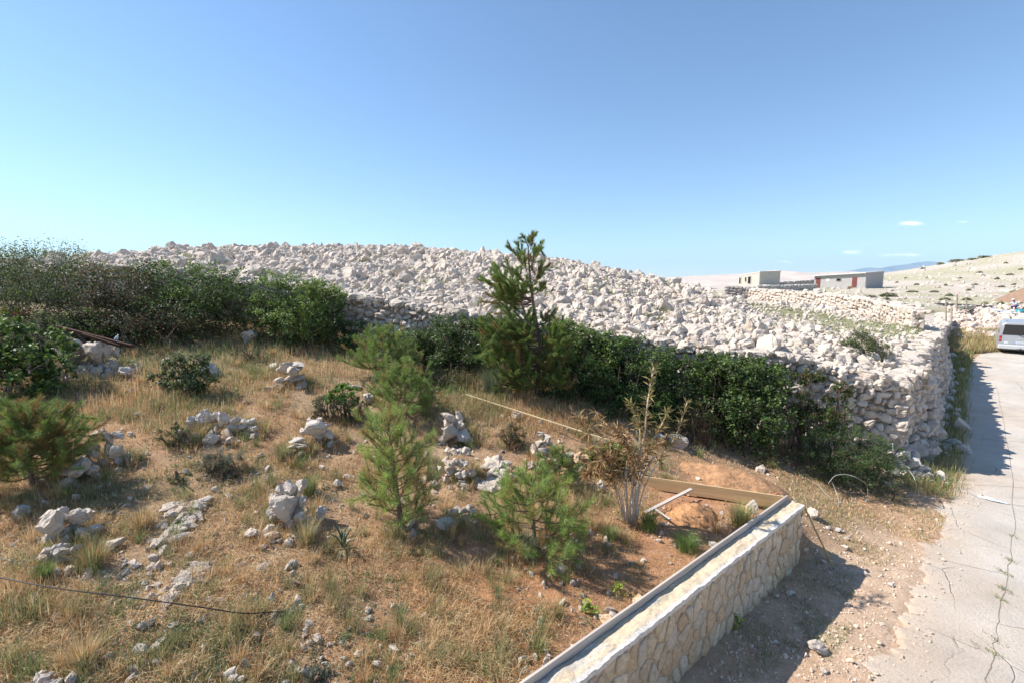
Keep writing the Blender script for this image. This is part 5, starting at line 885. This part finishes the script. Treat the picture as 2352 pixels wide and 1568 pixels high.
# ------------------------------------------------------------------ houses
M_BLOCK = attrmat('concrete_block', .95, .01, 3, .22); M_DOORR = flat('red_brown_door', (.17, .05, .04), .6, 0, 4, .2, 0); M_HOLE = flat('dark_opening', (.012, .011, .012), .9, 0, 4, .1, 0); M_ROOF = flat('pale_roof_sheet', (.62, .60, .57), .7, 0, 2, .12, 0)
def house(corner, lf, ls, h_corner, h_left, h_right, label, colr, openings, ov, below=.8, base=0.0):
    fd = unit(np.array((-.5, .85))); sd = unit(np.array((.85, .5))); c = np.array(corner); t = empty('stone_house', c, label, 'house'); P = lambda a, b, z: (fd[0]*a+sd[0]*b, fd[1]*a+sd[1]*b, z)
    def hh(a, b): return h_corner+(h_left-h_corner)*a/lf+(h_right-h_corner)*b/ls
    V = [P(0, 0, -below), P(lf, 0, -below), P(lf, ls, -below), P(0, ls, -below), P(0, 0, hh(0, 0)), P(lf, 0, hh(lf, 0)), P(lf, ls, hh(lf, ls)), P(0, ls, hh(0, ls))]
    mesh_np('walls', V, [np.array([[0, 1, 5, 4], [1, 2, 6, 5], [2, 3, 7, 6], [3, 0, 4, 7], [4, 5, 6, 7]])], M_BLOCK, t, np.full((8, 3), colr))
    o = ov; V = []
    for a, b in ((-.1, -o), (lf+.4, -o), (lf+.4, ls+.15), (-.1, ls+.15)):
        for dz in (.01, .17): V.append(P(a, b, hh(a, b)+dz))
    mesh_np('roof', V, [np.array([[0, 1, 3, 2], [2, 3, 5, 4], [4, 5, 7, 6], [6, 7, 1, 0], [1, 3, 5, 7], [0, 2, 4, 6]])], M_ROOF, t)
    for kind, a0, a1, z0, z1 in openings:
        m_ = {'door': M_DOORR, 'window': M_HOLE, 'sign_panel': M_ROOF}[kind]; V = [P(a, b, z) for a in (a0, a1) for b in (-.05, .06) for z in (z0, z1)]
        if kind == 'window':
            fr = Acc()
            for (x0, x1, y0, y1) in ((a0-.08, a1+.08, z0-.1, z0), (a0-.08, a1+.08, z1, z1+.1), (a0-.08, a0, z0, z1), (a1, a1+.08, z0, z1)):
                V2 = [P(a, b, z) for a in (x0, x1) for b in (-.07, .05) for z in (y0, y1)]; fr.add(V2, [np.array([[0, 1, 3, 2], [4, 6, 7, 5], [0, 4, 5, 1], [2, 3, 7, 6], [0, 2, 6, 4], [1, 5, 7, 3]])], colr)
            w_ = mesh_np('window', V, [np.array([[0, 1, 3, 2], [4, 6, 7, 5], [0, 4, 5, 1], [2, 3, 7, 6], [0, 2, 6, 4], [1, 5, 7, 3]])], m_, t); fr.build('frame', M_BLOCK, w_)
        else: mesh_np(kind, V, [np.array([[0, 1, 3, 2], [4, 6, 7, 5], [0, 4, 5, 1], [2, 3, 7, 6], [0, 2, 6, 4], [1, 5, 7, 3]])], m_, t)
    return t, P
c = at(1987, 660, 92)
house(c, 9.5, 7.6, 2.75, 2.35, 3.15, 'low grey house with two red brown doors and a sloping pale roof', (.40, .38, .36), [('door', 1.5, 2.35, -.05, 1.95), ('door', 8.3, 9.2, -.1, 1.95), ('window', 4.4, 5.2, 1.25, 1.8), ('sign_panel', 6.5, 7.2, 1.15, 1.75)], .55)
c = at(1743, 662, 98)
ht, P = house(c, 4.9, 7.6, 3.3, 2.5, 3.55, 'tall unfinished block house with open dark windows above the field wall', (.56, .51, .43), [('window', 1.9, 2.5, .95, 2.45), ('window', 2.9, 3.2, 1.4, 2.3), ('window', 4.2, 4.55, 1.0, 2.2), ('window', 2.0, 2.5, -.6, .2), ('window', .9, 1.2, -.6, .3)], .05, 2.2)
V = [P(a, b, z) for a in (-1.4, -.02) for b in (.4, 6.4) for z in (-2.2, .75)]; mesh_np('annex', V, [np.array([[0, 1, 3, 2], [4, 6, 7, 5], [0, 4, 5, 1], [2, 3, 7, 6], [1, 5, 7, 3]])], M_BLOCK, ht, np.full((8, 3), (.5, .47, .41)))
for (u, v, w, l, pool) in [(1905, 662, 6, 'pale rock left among stones under the low grey house', None), (1932, 661, 9, 'grey stone heap in front of the low grey house', ROCKGR), (1954, 661, 14, 'ochre stone heap below the small window of the grey house', ROCKOC)]:
    c = at(u, v, 93.5); r = w/F*93*.5; tag(rockobj('stone_heap', c+np.array((-1.0, -1, 0)), (r*1.3, r*.8, r*.55), (0, 0, .4), None, pool), l, 'stone heap')
# ------------------------------------------------------------------ van
M_SILVER = flat('silver_paint', (.42, .44, .46), .34, .4, 3, .03, 0, .5); M_GLASS = flat('dark_rear_glass', (.012, .016, .02), .08, 0, 3, .1, 0, .6); M_RED = flat('red_lamp', (.35, .015, .02), .2, 0, 6, .1, 0, .5); M_PLATE = flat('white_plate', (.70, .74, .80), .4, 0, 3, .05, 0); M_BLUE = flat('plate_blue', (.05, .12, .45), .4, 0, 3, .05, 0); M_DKPL = flat('dark_plastic', (.03, .03, .032), .6, 0, 20, .2, 0); M_BUMP = flat('bumper_grey', (.46, .47, .48), .45, 0, 5, .04, 0)
bl = at(2289, 812, 26.0); fwd = unit(np.array((.70, .71, 0))); rgt = np.array((fwd[1], -fwd[0], 0)); org = bl+rgt*.93
van = empty('silver_van', org, 'silver passenger van with dark rear window parked on the concrete road', 'van', None, math.atan2(fwd[1], fwd[0]))
# local: +x forward, +y left, z up
HW = .93
def ring(x, z0, zb, zt, wb, wt, rr=.12):
    pts = [(-wb, z0), (-wb-.0, zb*.6+z0*.4), (-wb+.015, zb), (-wt, zt-rr), (-wt+rr*.5, zt-rr*.3), (-wt+rr*1.3, zt), (0, zt+.025)]; pts = pts+[(-a, b) for a, b in pts[-2::-1]]; return [(x, -a, b) for a, b in pts]
sec = [ring(.0, .42, 1.02, 1.72, .91, .82), ring(.03, .36, 1.03, 1.77, .935, .845), ring(.16, .30, 1.04, 1.82, .94, .85), ring(1.2, .28, 1.05, 1.85, .945, .85), ring(2.9, .28, 1.05, 1.84, .945, .84), ring(3.4, .28, 1.04, 1.78, .94, .78), ring(4.0, .28, 1.02, 1.22, .93, .76, .06), ring(4.5, .30, .82, .98, .90, .72, .06), ring(4.66, .36, .66, .80, .84, .66, .05)]
V = np.array(sec); ns, m_, _ = V.shape; i = np.arange(ns*m_).reshape(ns, m_); Q = np.stack([i[:-1, :-1], i[:-1, 1:], i[1:, 1:], i[1:, :-1]], -1).reshape(-1, 4); Qb = np.stack([i[:-1, -1], i[:-1, 0], i[1:, 0], i[1:, -1]], -1)
me = bpy.data.meshes.new('body'); me.from_pydata([tuple(p) for p in V.reshape(-1, 3)], [], [tuple(map(int, q)) for q in np.vstack([Q, Qb])]+[tuple(map(int, i[0])), tuple(map(int, i[-1][::-1]))]); me.update(); bm = bmesh.new(); bm.from_mesh(me); bmesh.ops.recalc_face_normals(bm, faces=bm.faces[:]); bm.to_mesh(me); bm.free(); me.materials.append(M_SILVER); body = put(bpy.data.objects.new('body', me), van); mod = body.modifiers.new('bevel', 'BEVEL'); mod.width = .02; mod.segments = 2; mod.limit_method = 'ANGLE'; mod.angle_limit = .6
def slab(name, pts, th, mat, parent=van, bev=.008, n=(1, 0, 0)):
    """polygon on the rear (or side) given in local coords, thickened outwards"""
    pts = np.array(pts, float); nn = unit(np.cross(pts[1]-pts[0], pts[2]-pts[1])); k = len(pts); Vv = np.vstack([pts-nn*.01, pts+nn*th]); bm = bmesh.new(); vv = [bm.verts.new(p) for p in Vv]
    bm.faces.new(vv[k:]); bm.faces.new(vv[:k][::-1]); [bm.faces.new((vv[a], vv[(a+1) % k], vv[k+(a+1) % k], vv[k+a])) for a in range(k)]; return bm_obj(name, bm, mat, parent, False, bev)
# rear plane leans forward above the belt
rx_ = lambda z: -.004+max(0, z-1.0)*.02
yq = lambda y, z: (rx_(z), y, z)
slab('tailgate', [yq(.80, .62), yq(.80, 1.03), yq(.75, 1.69), yq(-.75, 1.69), yq(-.80, 1.03), yq(-.80, .62)], .006, M_SILVER)
slab('rear_window', [(-.012, .80, 1.09), (.0, .735, 1.665), (.0, -.735, 1.665), (-.012, -.80, 1.09)], .014, M_GLASS)
for s in (1, -1):
    p = [(-.006, s*.915, .72), (-.004, s*.90, 1.04), (-.004, s*.81, 1.04), (-.006, s*.80, .72)]; l = slab('tail_light', p if s > 0 else p[::-1], .03, M_RED); q = [(-.008, s*.912, .84), (-.008, s*.91, .875), (-.008, s*.805, .875), (-.008, s*.805, .84)]; slab('lens_band', q if s > 0 else q[::-1], .034, flat('amber_lens', (.45, .30, .25), .3, 0, 5, .1, 0) if s > 0 else M_BUMP, l, .002)
bm = bmesh.new(); add_box(bm, (-.03, 0, .44), (.2, 1.86, .24)); bm_obj('bumper', bm, M_BUMP, van, False, .05)
pl = slab('number_plate', [(-.010, .30, .62), (-.010, .30, .73), (-.010, -.24, .73), (-.010, -.24, .62)], .014, M_PLATE, van, .002); slab('plate_band', [(-.012, .298, .622), (-.012, .298, .728), (-.012, .262, .728), (-.012, .262, .622)], .0155, M_BLUE, pl, .0)
A = Acc()
for j, (y0, w_) in enumerate([(.22, .045), (.165, .04), (.105, .035), (.055, .04), (.0, .04), (-.05, .035), (-.12, .04), (-.18, .035)]):
    V = [(x, y, z) for x in (-.030, -.024) for y in (y0, y0-w_*.8) for z in (.645, .705)]; A.add(V, [np.array([[0, 1, 3, 2], [4, 6, 7, 5], [0, 4, 5, 1], [2, 3, 7, 6], [0, 2, 6, 4], [1, 5, 7, 3]])])
A.build('plate_characters', flat('plate_grey', (.30, .34, .42), .6, 0, 5, .1, 0), pl)
A = Acc(); th = np.linspace(0, 6.283, 18)[:-1]; ov = np.array([(-.016, .62+.085*math.cos(a), .675+.055*math.sin(a)) for a in th]); A.add(np.vstack([ov, ov+np.array((.02, 0, 0)), [(-.016, .62, .675)]]), [np.stack([np.arange(17), (np.arange(17)+1) % 17, np.full(17, 34)], -1), np.stack([np.arange(17), (np.arange(17)+1) % 17, (np.arange(17)+1) % 17+17, np.arange(17)+17], -1)]); st = A.build('oval_sticker', flat('white_sticker', (.72, .74, .76), .5, 0, 3, .05, 0), van)
A = Acc(); [A.add([(x, y, z) for x in (-.019, -.015) for y in (y0, y0-.018) for z in (.655, .695)], [np.array([[0, 1, 3, 2], [4, 6, 7, 5], [0, 4, 5, 1], [2, 3, 7, 6], [0, 2, 6, 4], [1, 5, 7, 3]])]) for y0 in (.665, .625, .59)]; A.build('sticker_marks', flat('sticker_grey', (.42, .44, .47), .6, 0, 5, .1, 0), st)
A = Acc(); A.tube([(-.03, .02, 1.0), (-.035, .06, 1.06), (-.03, .16, 1.075)], .012, 5); A.tube([(-.034, .02, 1.0), (-.034, -.28, 1.13)], .014, 5); A.build('rear_wiper', M_DKPL, van)
A = Acc(); A.tube([(-.03, .10, .86), (-.012, .10, .86)], .03, 14); A.build('badge', flat('chrome', (.8, .8, .82), .15, .9, 3, .02, 0), van, True)
A = Acc(); A.tube([(.1, .05, .33), (-.22, .05, .33), (-.24, .05, .40)], .028, 8); A.add([(x, y, z) for x in (-.16, -.1) for y in (-.1, .2) for z in (.28, .34)], [np.array([[0, 1, 3, 2], [4, 6, 7, 5], [0, 4, 5, 1], [2, 3, 7, 6], [0, 2, 6, 4], [1, 5, 7, 3]])]); A.build('tow_hitch', M_DKPL, van)
bm = bmesh.new(); add_box(bm, (2.3, 0, .27), (4.1, 1.6, .12)); bm_obj('underbody', bm, M_DKPL, van)
for x in (.82, 3.75):
    for s in (1, -1):
        A = Acc(); y0 = s*.80; prof = [(-.10, .24), (-.10, .30), (-.07, .325), (.07, .325), (.10, .30), (.10, .24)]; A.tube([(x, y0+a, .325) for a, r in prof], [r for a, r in prof], 22); w_ = A.build('wheel', M_BLACK, van, False)
        A = Acc(); A.tube([(x, y0+s*.06, .325), (x, y0+s*.105, .325), (x, y0+s*.108, .325)], [.2, .2, .12], 18); A.build('rim', M_BUMP, w_)
for s in (1, -1):
    for nm, x0, x1 in (('side_window', .35, 1.7), ('side_window', 1.8, 2.75), ('side_window', 2.85, 3.5)):
        p = [(x0, s*.915, 1.14), (x1, s*.915, 1.14), (x1-(.18 if x1 > 3 else 0), s*.85, 1.62), (x0+.03, s*.85, 1.62)]; slab(nm, p if s < 0 else p[::-1], .008, M_GLASS)
for x, y, z in ((.4, .70, 1.87), (.4, -.70, 1.87)): A = Acc(); A.tube([(x-.2, y, z-.03), (x, y, z+.01), (x+2.2, y, z+.012), (x+2.4, y, z-.03)], .016, 6); A.build('roof_rail', M_SILVER, van)
# ------------------------------------------------------------------ crouching worker, tubs, blocks, tarpaulin
M_SHIRT = flat('pale_blue_shirt', (.46, .52, .60), .85, 0, 10, .1, 0); M_TROU = flat('blue_overall', (.03, .05, .22), .85, 0, 10, .15, 0); M_SKIN = flat('tanned_skin', (.36, .20, .13), .6, 0, 10, .08, 0)
pb = hit(2334, 716); Yw = pb[1]; print('worker', pb); wk = empty('person', pb, 'worker in pale blue shirt and white cap crouching behind a blue tub', 'person', None, 0)
J = {'pel': (0, 0, .42), 'ch': (-.22, -.02, .78), 'nk': (-.33, -.03, .95), 'hd': (-.41, -.04, 1.07), 'ht': (-.45, -.04, 1.17), 'sl': (-.28, .2, .86), 'el': (-.45, .22, .62), 'hl': (-.68, .14, .55), 'sr': (-.28, -.22, .86), 'er': (-.44, -.24, .60), 'hr': (-.66, -.16, .52), 'kl': (-.36, .16, .52), 'al': (-.12, .17, .08), 'tl': (-.30, .18, .04), 'kr': (-.36, -.18, .50), 'ar': (-.12, -.18, .08), 'tr': (-.30, -.19, .04)}
E_ = [('pel', 'ch'), ('ch', 'nk'), ('nk', 'hd'), ('hd', 'ht'), ('ch', 'sl'), ('sl', 'el'), ('el', 'hl'), ('ch', 'sr'), ('sr', 'er'), ('er', 'hr'), ('pel', 'kl'), ('kl', 'al'), ('al', 'tl'), ('pel', 'kr'), ('kr', 'ar'), ('ar', 'tr')]
RAD = {'pel': .17, 'ch': .17, 'nk': .06, 'hd': .105, 'ht': .085, 'sl': .075, 'sr': .075, 'el': .05, 'er': .05, 'hl': .04, 'hr': .04, 'kl': .075, 'kr': .075, 'al': .05, 'ar': .05, 'tl': .04, 'tr': .04}
ks = list(J); me = bpy.data.meshes.new('body'); me.from_pydata([J[k] for k in ks], [(ks.index(a), ks.index(b)) for a, b in E_], []); o = put(bpy.data.objects.new('body', me), wk); o.modifiers.new('skin', 'SKIN'); o.modifiers.new('sub', 'SUBSURF').render_levels = 2
for i_, k in enumerate(ks): me.skin_vertices[0].data[i_].radius = (RAD[k], RAD[k]); me.skin_vertices[0].data[i_].use_root = (k == 'pel')
for m in (M_SKIN, M_SHIRT, M_TROU): me.materials.append(m)
bpy.context.view_layer.update(); dg = bpy.context.evaluated_depsgraph_get(); o.modifiers['sub'].levels = 2; bpy.context.view_layer.update(); me2 = bpy.data.meshes.new_from_object(o.evaluated_get(bpy.context.evaluated_depsgraph_get())); o.modifiers.clear(); o.data = me2
if len(me2.materials) < 3:
    me2.materials.clear(); [me2.materials.append(m) for m in (M_SKIN, M_SHIRT, M_TROU)]
jp = np.array([J[k] for k in ks]); cls = {k: (0 if k in ('nk', 'hd', 'ht', 'hl', 'hr', 'el', 'er') else 1 if k in ('ch', 'sl', 'sr') else 2) for k in ks}
for p in me2.polygons:
    k = ks[int(np.argmin(np.linalg.norm(jp-np.array(p.center[:]), axis=1)-np.array([RAD[q] for q in ks])*.5))]; p.material_index = cls[k]; p.use_smooth = True
A = Acc(); th = np.linspace(0, 1, 6); A.tube([(-.45, -.04, 1.13+.10*q) for q in th], [.115*math.sqrt(max(.02, 1-(q*.97)**2)) for q in th], 12); A.add([(-.56, -.10, 1.15), (-.64, -.08, 1.13), (-.64, 0, 1.13), (-.56, .02, 1.15), (-.56, -.10, 1.135), (-.64, -.08, 1.115), (-.64, 0, 1.115), (-.56, .02, 1.135)], [np.array([[0, 1, 2, 3], [4, 7, 6, 5], [0, 4, 5, 1], [1, 5, 6, 2], [2, 6, 7, 3]])]); A.build('cap', flat('white_cap', (.7, .7, .68), .8, 0, 8, .06, 0), wk, True)
A = Acc(); A.tube([(-.26, s, 0.0) for s in (.12, .24)], .03, 4)
b = hit(2344, 721); t = empty('plastic_tub', b, 'turquoise plastic mortar tub in front of the crouching worker', 'tub'); A = Acc(); A.tube([(0, 0, 0), (0, 0, .36), (0, 0, .365), (0, 0, .05)], [.26, .36, .33, .24], 20); A.build('tub_body', flat('turquoise_plastic', (.06, .30, .36), .5, 0, 8, .1, 0), t, True); A = Acc(); A.tube(np.array([(math.cos(a)*.36, math.sin(a)*.36, .36) for a in np.linspace(0, 6.283, 24)]), .018, 6); A.build('rim', flat('turquoise_rim', (.08, .36, .42), .5, 0, 8, .1, 0), t, True)
b = hit(2318, 725); t = empty('block_pallet', b, 'wooden pallet with pale sacks left of the turquoise tub', 'pallet'); bm = bmesh.new()
for z in (.02, .13): [add_box(bm, (x, 0, z), (.13, .9, .022)) for x in np.linspace(-.4, .4, 5)]
[add_box(bm, (0, y, .075), (.92, .09, .085)) for y in (-.38, 0, .38)]; bm_obj('pallet_deck', bm, M_GREYWOOD, t)
for k_, (x, y, z) in enumerate([(-.22, -.2, .2), (.22, -.2, .2), (-.22, .22, .2), (.22, .22, .2), (0, 0, .32)]):
    bm = bmesh.new(); bmesh.ops.create_icosphere(bm, subdivisions=3, radius=1); [setattr(v, 'co', Vector((math.copysign(abs(v.co.x)**.5, v.co.x)*.22, math.copysign(abs(v.co.y)**.5, v.co.y)*.2, v.co.z*.075))) for v in bm.verts]; o = bm_obj('cement_sack', bm, flat('paper_sack', (.60, .62, .66), .8, 0, 8, .1, .01) if k_ == 0 else o.data.materials[0], None, True); o.location = Vector([float(q) for q in b])+Vector((x, y, z)); tag(o, 'pale paper cement sack piled on the pallet by the worker', 'sack', 'cement sacks on the pallet')
p = hit(2282, 716); A = Acc(); n = 14; g = np.linspace(-1, 1, n); X, Yy = np.meshgrid(g, g); wx = p[0]+X*.95; wy = p[1]+Yy*.8; Z = H(wx, wy)+.12+.25*fbm(X*2, Yy*2, .7, 97)*(1-np.maximum(abs(X), abs(Yy))**3); i = np.arange(n*n).reshape(n, n); Q = np.stack([i[:-1, :-1], i[:-1, 1:], i[1:, 1:], i[1:, :-1]], -1).reshape(-1, 4); o = mesh_np('tarpaulin', np.stack([wx, wy, Z], -1), [Q], flat('pale_grey_tarpaulin', (.52, .56, .60), .6, 0, 5, .1, 0), None, None, True); o.modifiers.new('solid', 'SOLIDIFY').thickness = .02; tag(o, 'crumpled pale grey tarpaulin on the rubble beyond the van', 'tarpaulin')
tag(rockobj('earth_clod', hit(2296, 716)+np.array((0, 0, .2)), (.4, .3, .28), (0, 0, 1), None, ROCKOC), 'rusty brown clod lying on the end of the tarpaulin', 'clod')
# pale dirt track beyond
A = Acc(); tr = cr(np.array([hit(2190, 706), hit(2230, 705), hit(2290, 708), hit(2352, 713), hit(2420, 718)]), 8); n = len(tr); T = np.gradient(tr, axis=0); T = unit(T); nn = np.stack([T[:, 1], -T[:, 0], 0*T[:, 0]], 1)
rows = [tr+nn*w_ for w_ in np.linspace(-1.8, 1.8, 7)]; V = np.stack(rows, 0); V[..., 2] = H(V[..., 0], V[..., 1])+.06; i = np.arange(7*n).reshape(7, n); A.add(V.reshape(-1, 3), [np.stack([i[:-1, :-1], i[:-1, 1:], i[1:, 1:], i[1:, :-1]], -1).reshape(-1, 4)]); o = A.build('dirt_track', M_CONC, None, True); o['kind'] = 'structure'
# ------------------------------------------------------------------ distant hills and mountains
def ridge(name, prof, Y, depth, mat, zb, rough, seed, colr=None):
    prof = np.array(prof, float); us = np.arange(prof[0, 0], prof[-1, 0]+1, (prof[-1, 0]-prof[0, 0])/240); vs = np.interp(us, prof[:, 0], prof[:, 1]); top = np.array([at(u, v, Y) for u, v in zip(us, vs)]); n = len(us); m_ = 26; t = np.linspace(0, 1, m_)
    X = top[None, :, 0]*(1+0*t[:, None]); Yv = Y-depth*(1-t[:, None])+0*X; sp_ = Y*.03; Zt = top[None, :, 2]; Z = zb+(Zt-zb)*(t[:, None]**1.3)+(fbm(X, Yv, sp_, seed)-.5)*rough*(Zt-zb)*(1-t[:, None]**4)*np.minimum(1, t[:, None]*4)
    X = np.vstack([X, X[-1:]]); Yv = np.vstack([Yv, Yv[-1:]+depth]); Z = np.vstack([Z, np.full((1, n), zb)]); m_ += 1; i = np.arange(n*m_).reshape(m_, n); Q = np.stack([i[:-1, :-1], i[:-1, 1:], i[1:, 1:], i[1:, :-1]], -1).reshape(-1, 4); o = mesh_np(name, np.stack([X, Yv, Z], -1), [Q], mat, None, None, True); o['kind'] = 'structure'; return o
m, nt, b = newmat('bare_far_slope'); L(nt, ramp(nt, noise_n(nt, .012, 8, .7, wpos(nt)), [(.3, (.44, .36, .30)), (.7, (.60, .50, .43))]), b.inputs['Base Color']); b.inputs['Roughness'].default_value = .95; bump(nt, b, noise_n(nt, .02, 8, .7, wpos(nt)), 12, .5)
ridge('far_hills', [(1440, 652), (1500, 642), (1540, 637), (1620, 633), (1700, 629), (1750, 624), (1780, 620), (1820, 625), (1870, 627), (1900, 625), (1960, 624), (2010, 629), (2060, 634), (2130, 650)], 1500, 700, m, 2, .25, 101)
m, nt, b = newmat('mountain_rock'); L(nt, ramp(nt, noise_n(nt, .0018, 8, .7, wpos(nt)), [(.35, (.10, .12, .10)), (.65, (.30, .28, .26))]), b.inputs['Base Color']); b.inputs['Roughness'].default_value = .95; bump(nt, b, noise_n(nt, .003, 8, .7, wpos(nt)), 90, .7)
ridge('mountains', [(1900, 645), (1960, 625), (1985, 616), (2000, 615), (2020, 617), (2050, 611), (2080, 608), (2110, 603), (2130, 601), (2150, 602), (2180, 606), (2230, 612), (2300, 630)], 9000, 3500, m, 5, .3, 103)
# ------------------------------------------------------------------ clouds
m, nt, b = newmat('cloud_wisp'); lw_ = N(nt, 'ShaderNodeLayerWeight'); lw_.inputs['Blend'].default_value = .5; d = N(nt, 'ShaderNodeBsdfDiffuse'); d.inputs['Color'].default_value = (.92, .9, .9, 1); gn = N(nt, 'ShaderNodeNewGeometry'); vm = N(nt, 'ShaderNodeVectorMath', operation='MULTIPLY_ADD'); vm.inputs[1].default_value = (.15, .15, .15); vm.inputs[2].default_value = (-.6, .2, .8); L(nt, gn.outputs['Normal'], vm.inputs[0]); vn = N(nt, 'ShaderNodeVectorMath', operation='NORMALIZE'); L(nt, vm.outputs[0], vn.inputs[0]); L(nt, vn.outputs[0], d.inputs['Normal']); tr_ = N(nt, 'ShaderNodeBsdfTransparent'); x = N(nt, 'ShaderNodeMixShader'); L(nt, ramp(nt, lw_.outputs['Facing'], [(0, (.045, .045, .045)), (.75, (0, 0, 0))]), x.inputs[0]); tl = N(nt, 'ShaderNodeBsdfTranslucent'); tl.inputs['Color'].default_value = (.92, .9, .9, 1); vneg = N(nt, 'ShaderNodeVectorMath', operation='SCALE'); vneg.inputs[3].default_value = -1; L(nt, vn.outputs[0], vneg.inputs[0]); L(nt, vneg.outputs[0], tl.inputs['Normal']); ad = N(nt, 'ShaderNodeAddShader'); L(nt, d.outputs[0], ad.inputs[0]); L(nt, tl.outputs[0], ad.inputs[1]); L(nt, tr_.outputs[0], x.inputs[1]); L(nt, ad.outputs[0], x.inputs[2]); L(nt, x.outputs[0], nt.nodes['Material Output'].inputs['Surface'])
for (u, v, w, h, n, l) in [(2092, 513, 44, 13, 26, 'brightest small white cloud, highest above the right hillside'), (2212, 510, 22, 6, 10, 'faint cloud wisp to the right of the brightest cloud'), (1960, 580, 34, 11, 18, 'small cloud puff above the right end of the low house'), (2070, 586, 96, 11, 34, 'longest flat cloud, just above the blue mountains'), (1798, 602, 56, 9, 18, 'faint pinkish cloud wisp above the tall block house'), (1990, 560, 20, 6, 8, 'faintest tiny cloud between the puff and the brightest cloud')]:
    c = at(u, v, 15000.); k = 15000./F; A = Acc(); bm = bmesh.new(); bmesh.ops.create_icosphere(bm, subdivisions=3, radius=1); bm.verts.ensure_lookup_table(); SV = np.array([q.co[:] for q in bm.verts]); ST = np.array([[q.index for q in f.verts] for f in bm.faces]); bm.free()
    for q in range(n): f = R.uniform(-1, 1); r = h*k*R.uniform(.3, .75)*(1.05-f*f*.8); A.add(SV*np.array((r*2.2, r*1.5, r*.6))+np.array((f*w*.5*k, R.normal(0, w*.1*k), R.normal(0, h*.14*k))), [ST])
    o = A.build('cloud', m, None, True); o.location = Vector([float(q) for q in c]); tag(o, l, 'cloud')
# ------------------------------------------------------------------ haze
HAZE = 1.0e-4
if HAZE:
    bm = bmesh.new(); add_box(bm, (1000, 4700, 265), (14000, 10600, 540)); m, nt, b = newmat('haze_air'); nt.nodes.remove(b); pv = N(nt, 'ShaderNodeVolumePrincipled'); pv.inputs['Color'].default_value = (.50, .74, 1.0, 1); pv.inputs['Density'].default_value = HAZE; pv.inputs['Anisotropy'].default_value = 0; L(nt, pv.outputs[0], nt.nodes['Material Output'].inputs['Volume']); o = bm_obj('haze', bm, m); o['kind'] = 'stuff'
# ------------------------------------------------------------------ light, sky, camera
SUN_EL = math.radians(45); az = math.atan2(-.982, .19); ts_ = Vector((math.sin(az)*math.cos(SUN_EL), math.cos(az)*math.cos(SUN_EL), math.sin(SUN_EL)))
ld = bpy.data.lights.new('sun', 'SUN'); ld.energy = 5.0; ld.angle = math.radians(.55); ld.color = (1, .945, .87); so = put(bpy.data.objects.new('sun', ld)); so.rotation_euler = (-ts_).to_track_quat('-Z', 'Y').to_euler(); so.location = (-20, 0, 40)
w = bpy.data.worlds.new('World'); sc.world = w; w.use_nodes = True; nt = w.node_tree; sky = nt.nodes.new('ShaderNodeTexSky'); sky.sky_type = 'NISHITA'; sky.sun_disc = False; sky.sun_elevation = SUN_EL; sky.sun_rotation = az; sky.altitude = 0; sky.air_density = 1.0; sky.dust_density = .05; sky.ozone_density = 2.2
bg = nt.nodes['Background']; bg.inputs['Strength'].default_value = .108; nt.links.new(mixc(nt, 1.0, sky.outputs[0], (.88, .965, 1.02), 'MULTIPLY'), bg.inputs['Color'])
cam = bpy.data.cameras.new('camera'); cam.sensor_width = 36; cam.lens = F/2352*36; cam.clip_end = 60000; cam.clip_start = .1; co = put(bpy.data.objects.new('camera', cam)); co.location = (0, 0, CAMZ); co.rotation_euler = (math.pi/2-PITCH, 0, 0); sc.camera = co
vs = sc.view_settings; vs.view_transform = 'Standard'; vs.look = 'None'; vs.exposure = .8; vs.gamma = 1; vs.use_curve_mapping = False
sc.cycles.max_bounces = 6; sc.cycles.diffuse_bounces = 3; sc.cycles.glossy_bounces = 2; sc.cycles.transmission_bounces = 3; sc.cycles.transparent_max_bounces = 96; sc.cycles.volume_bounces = 0
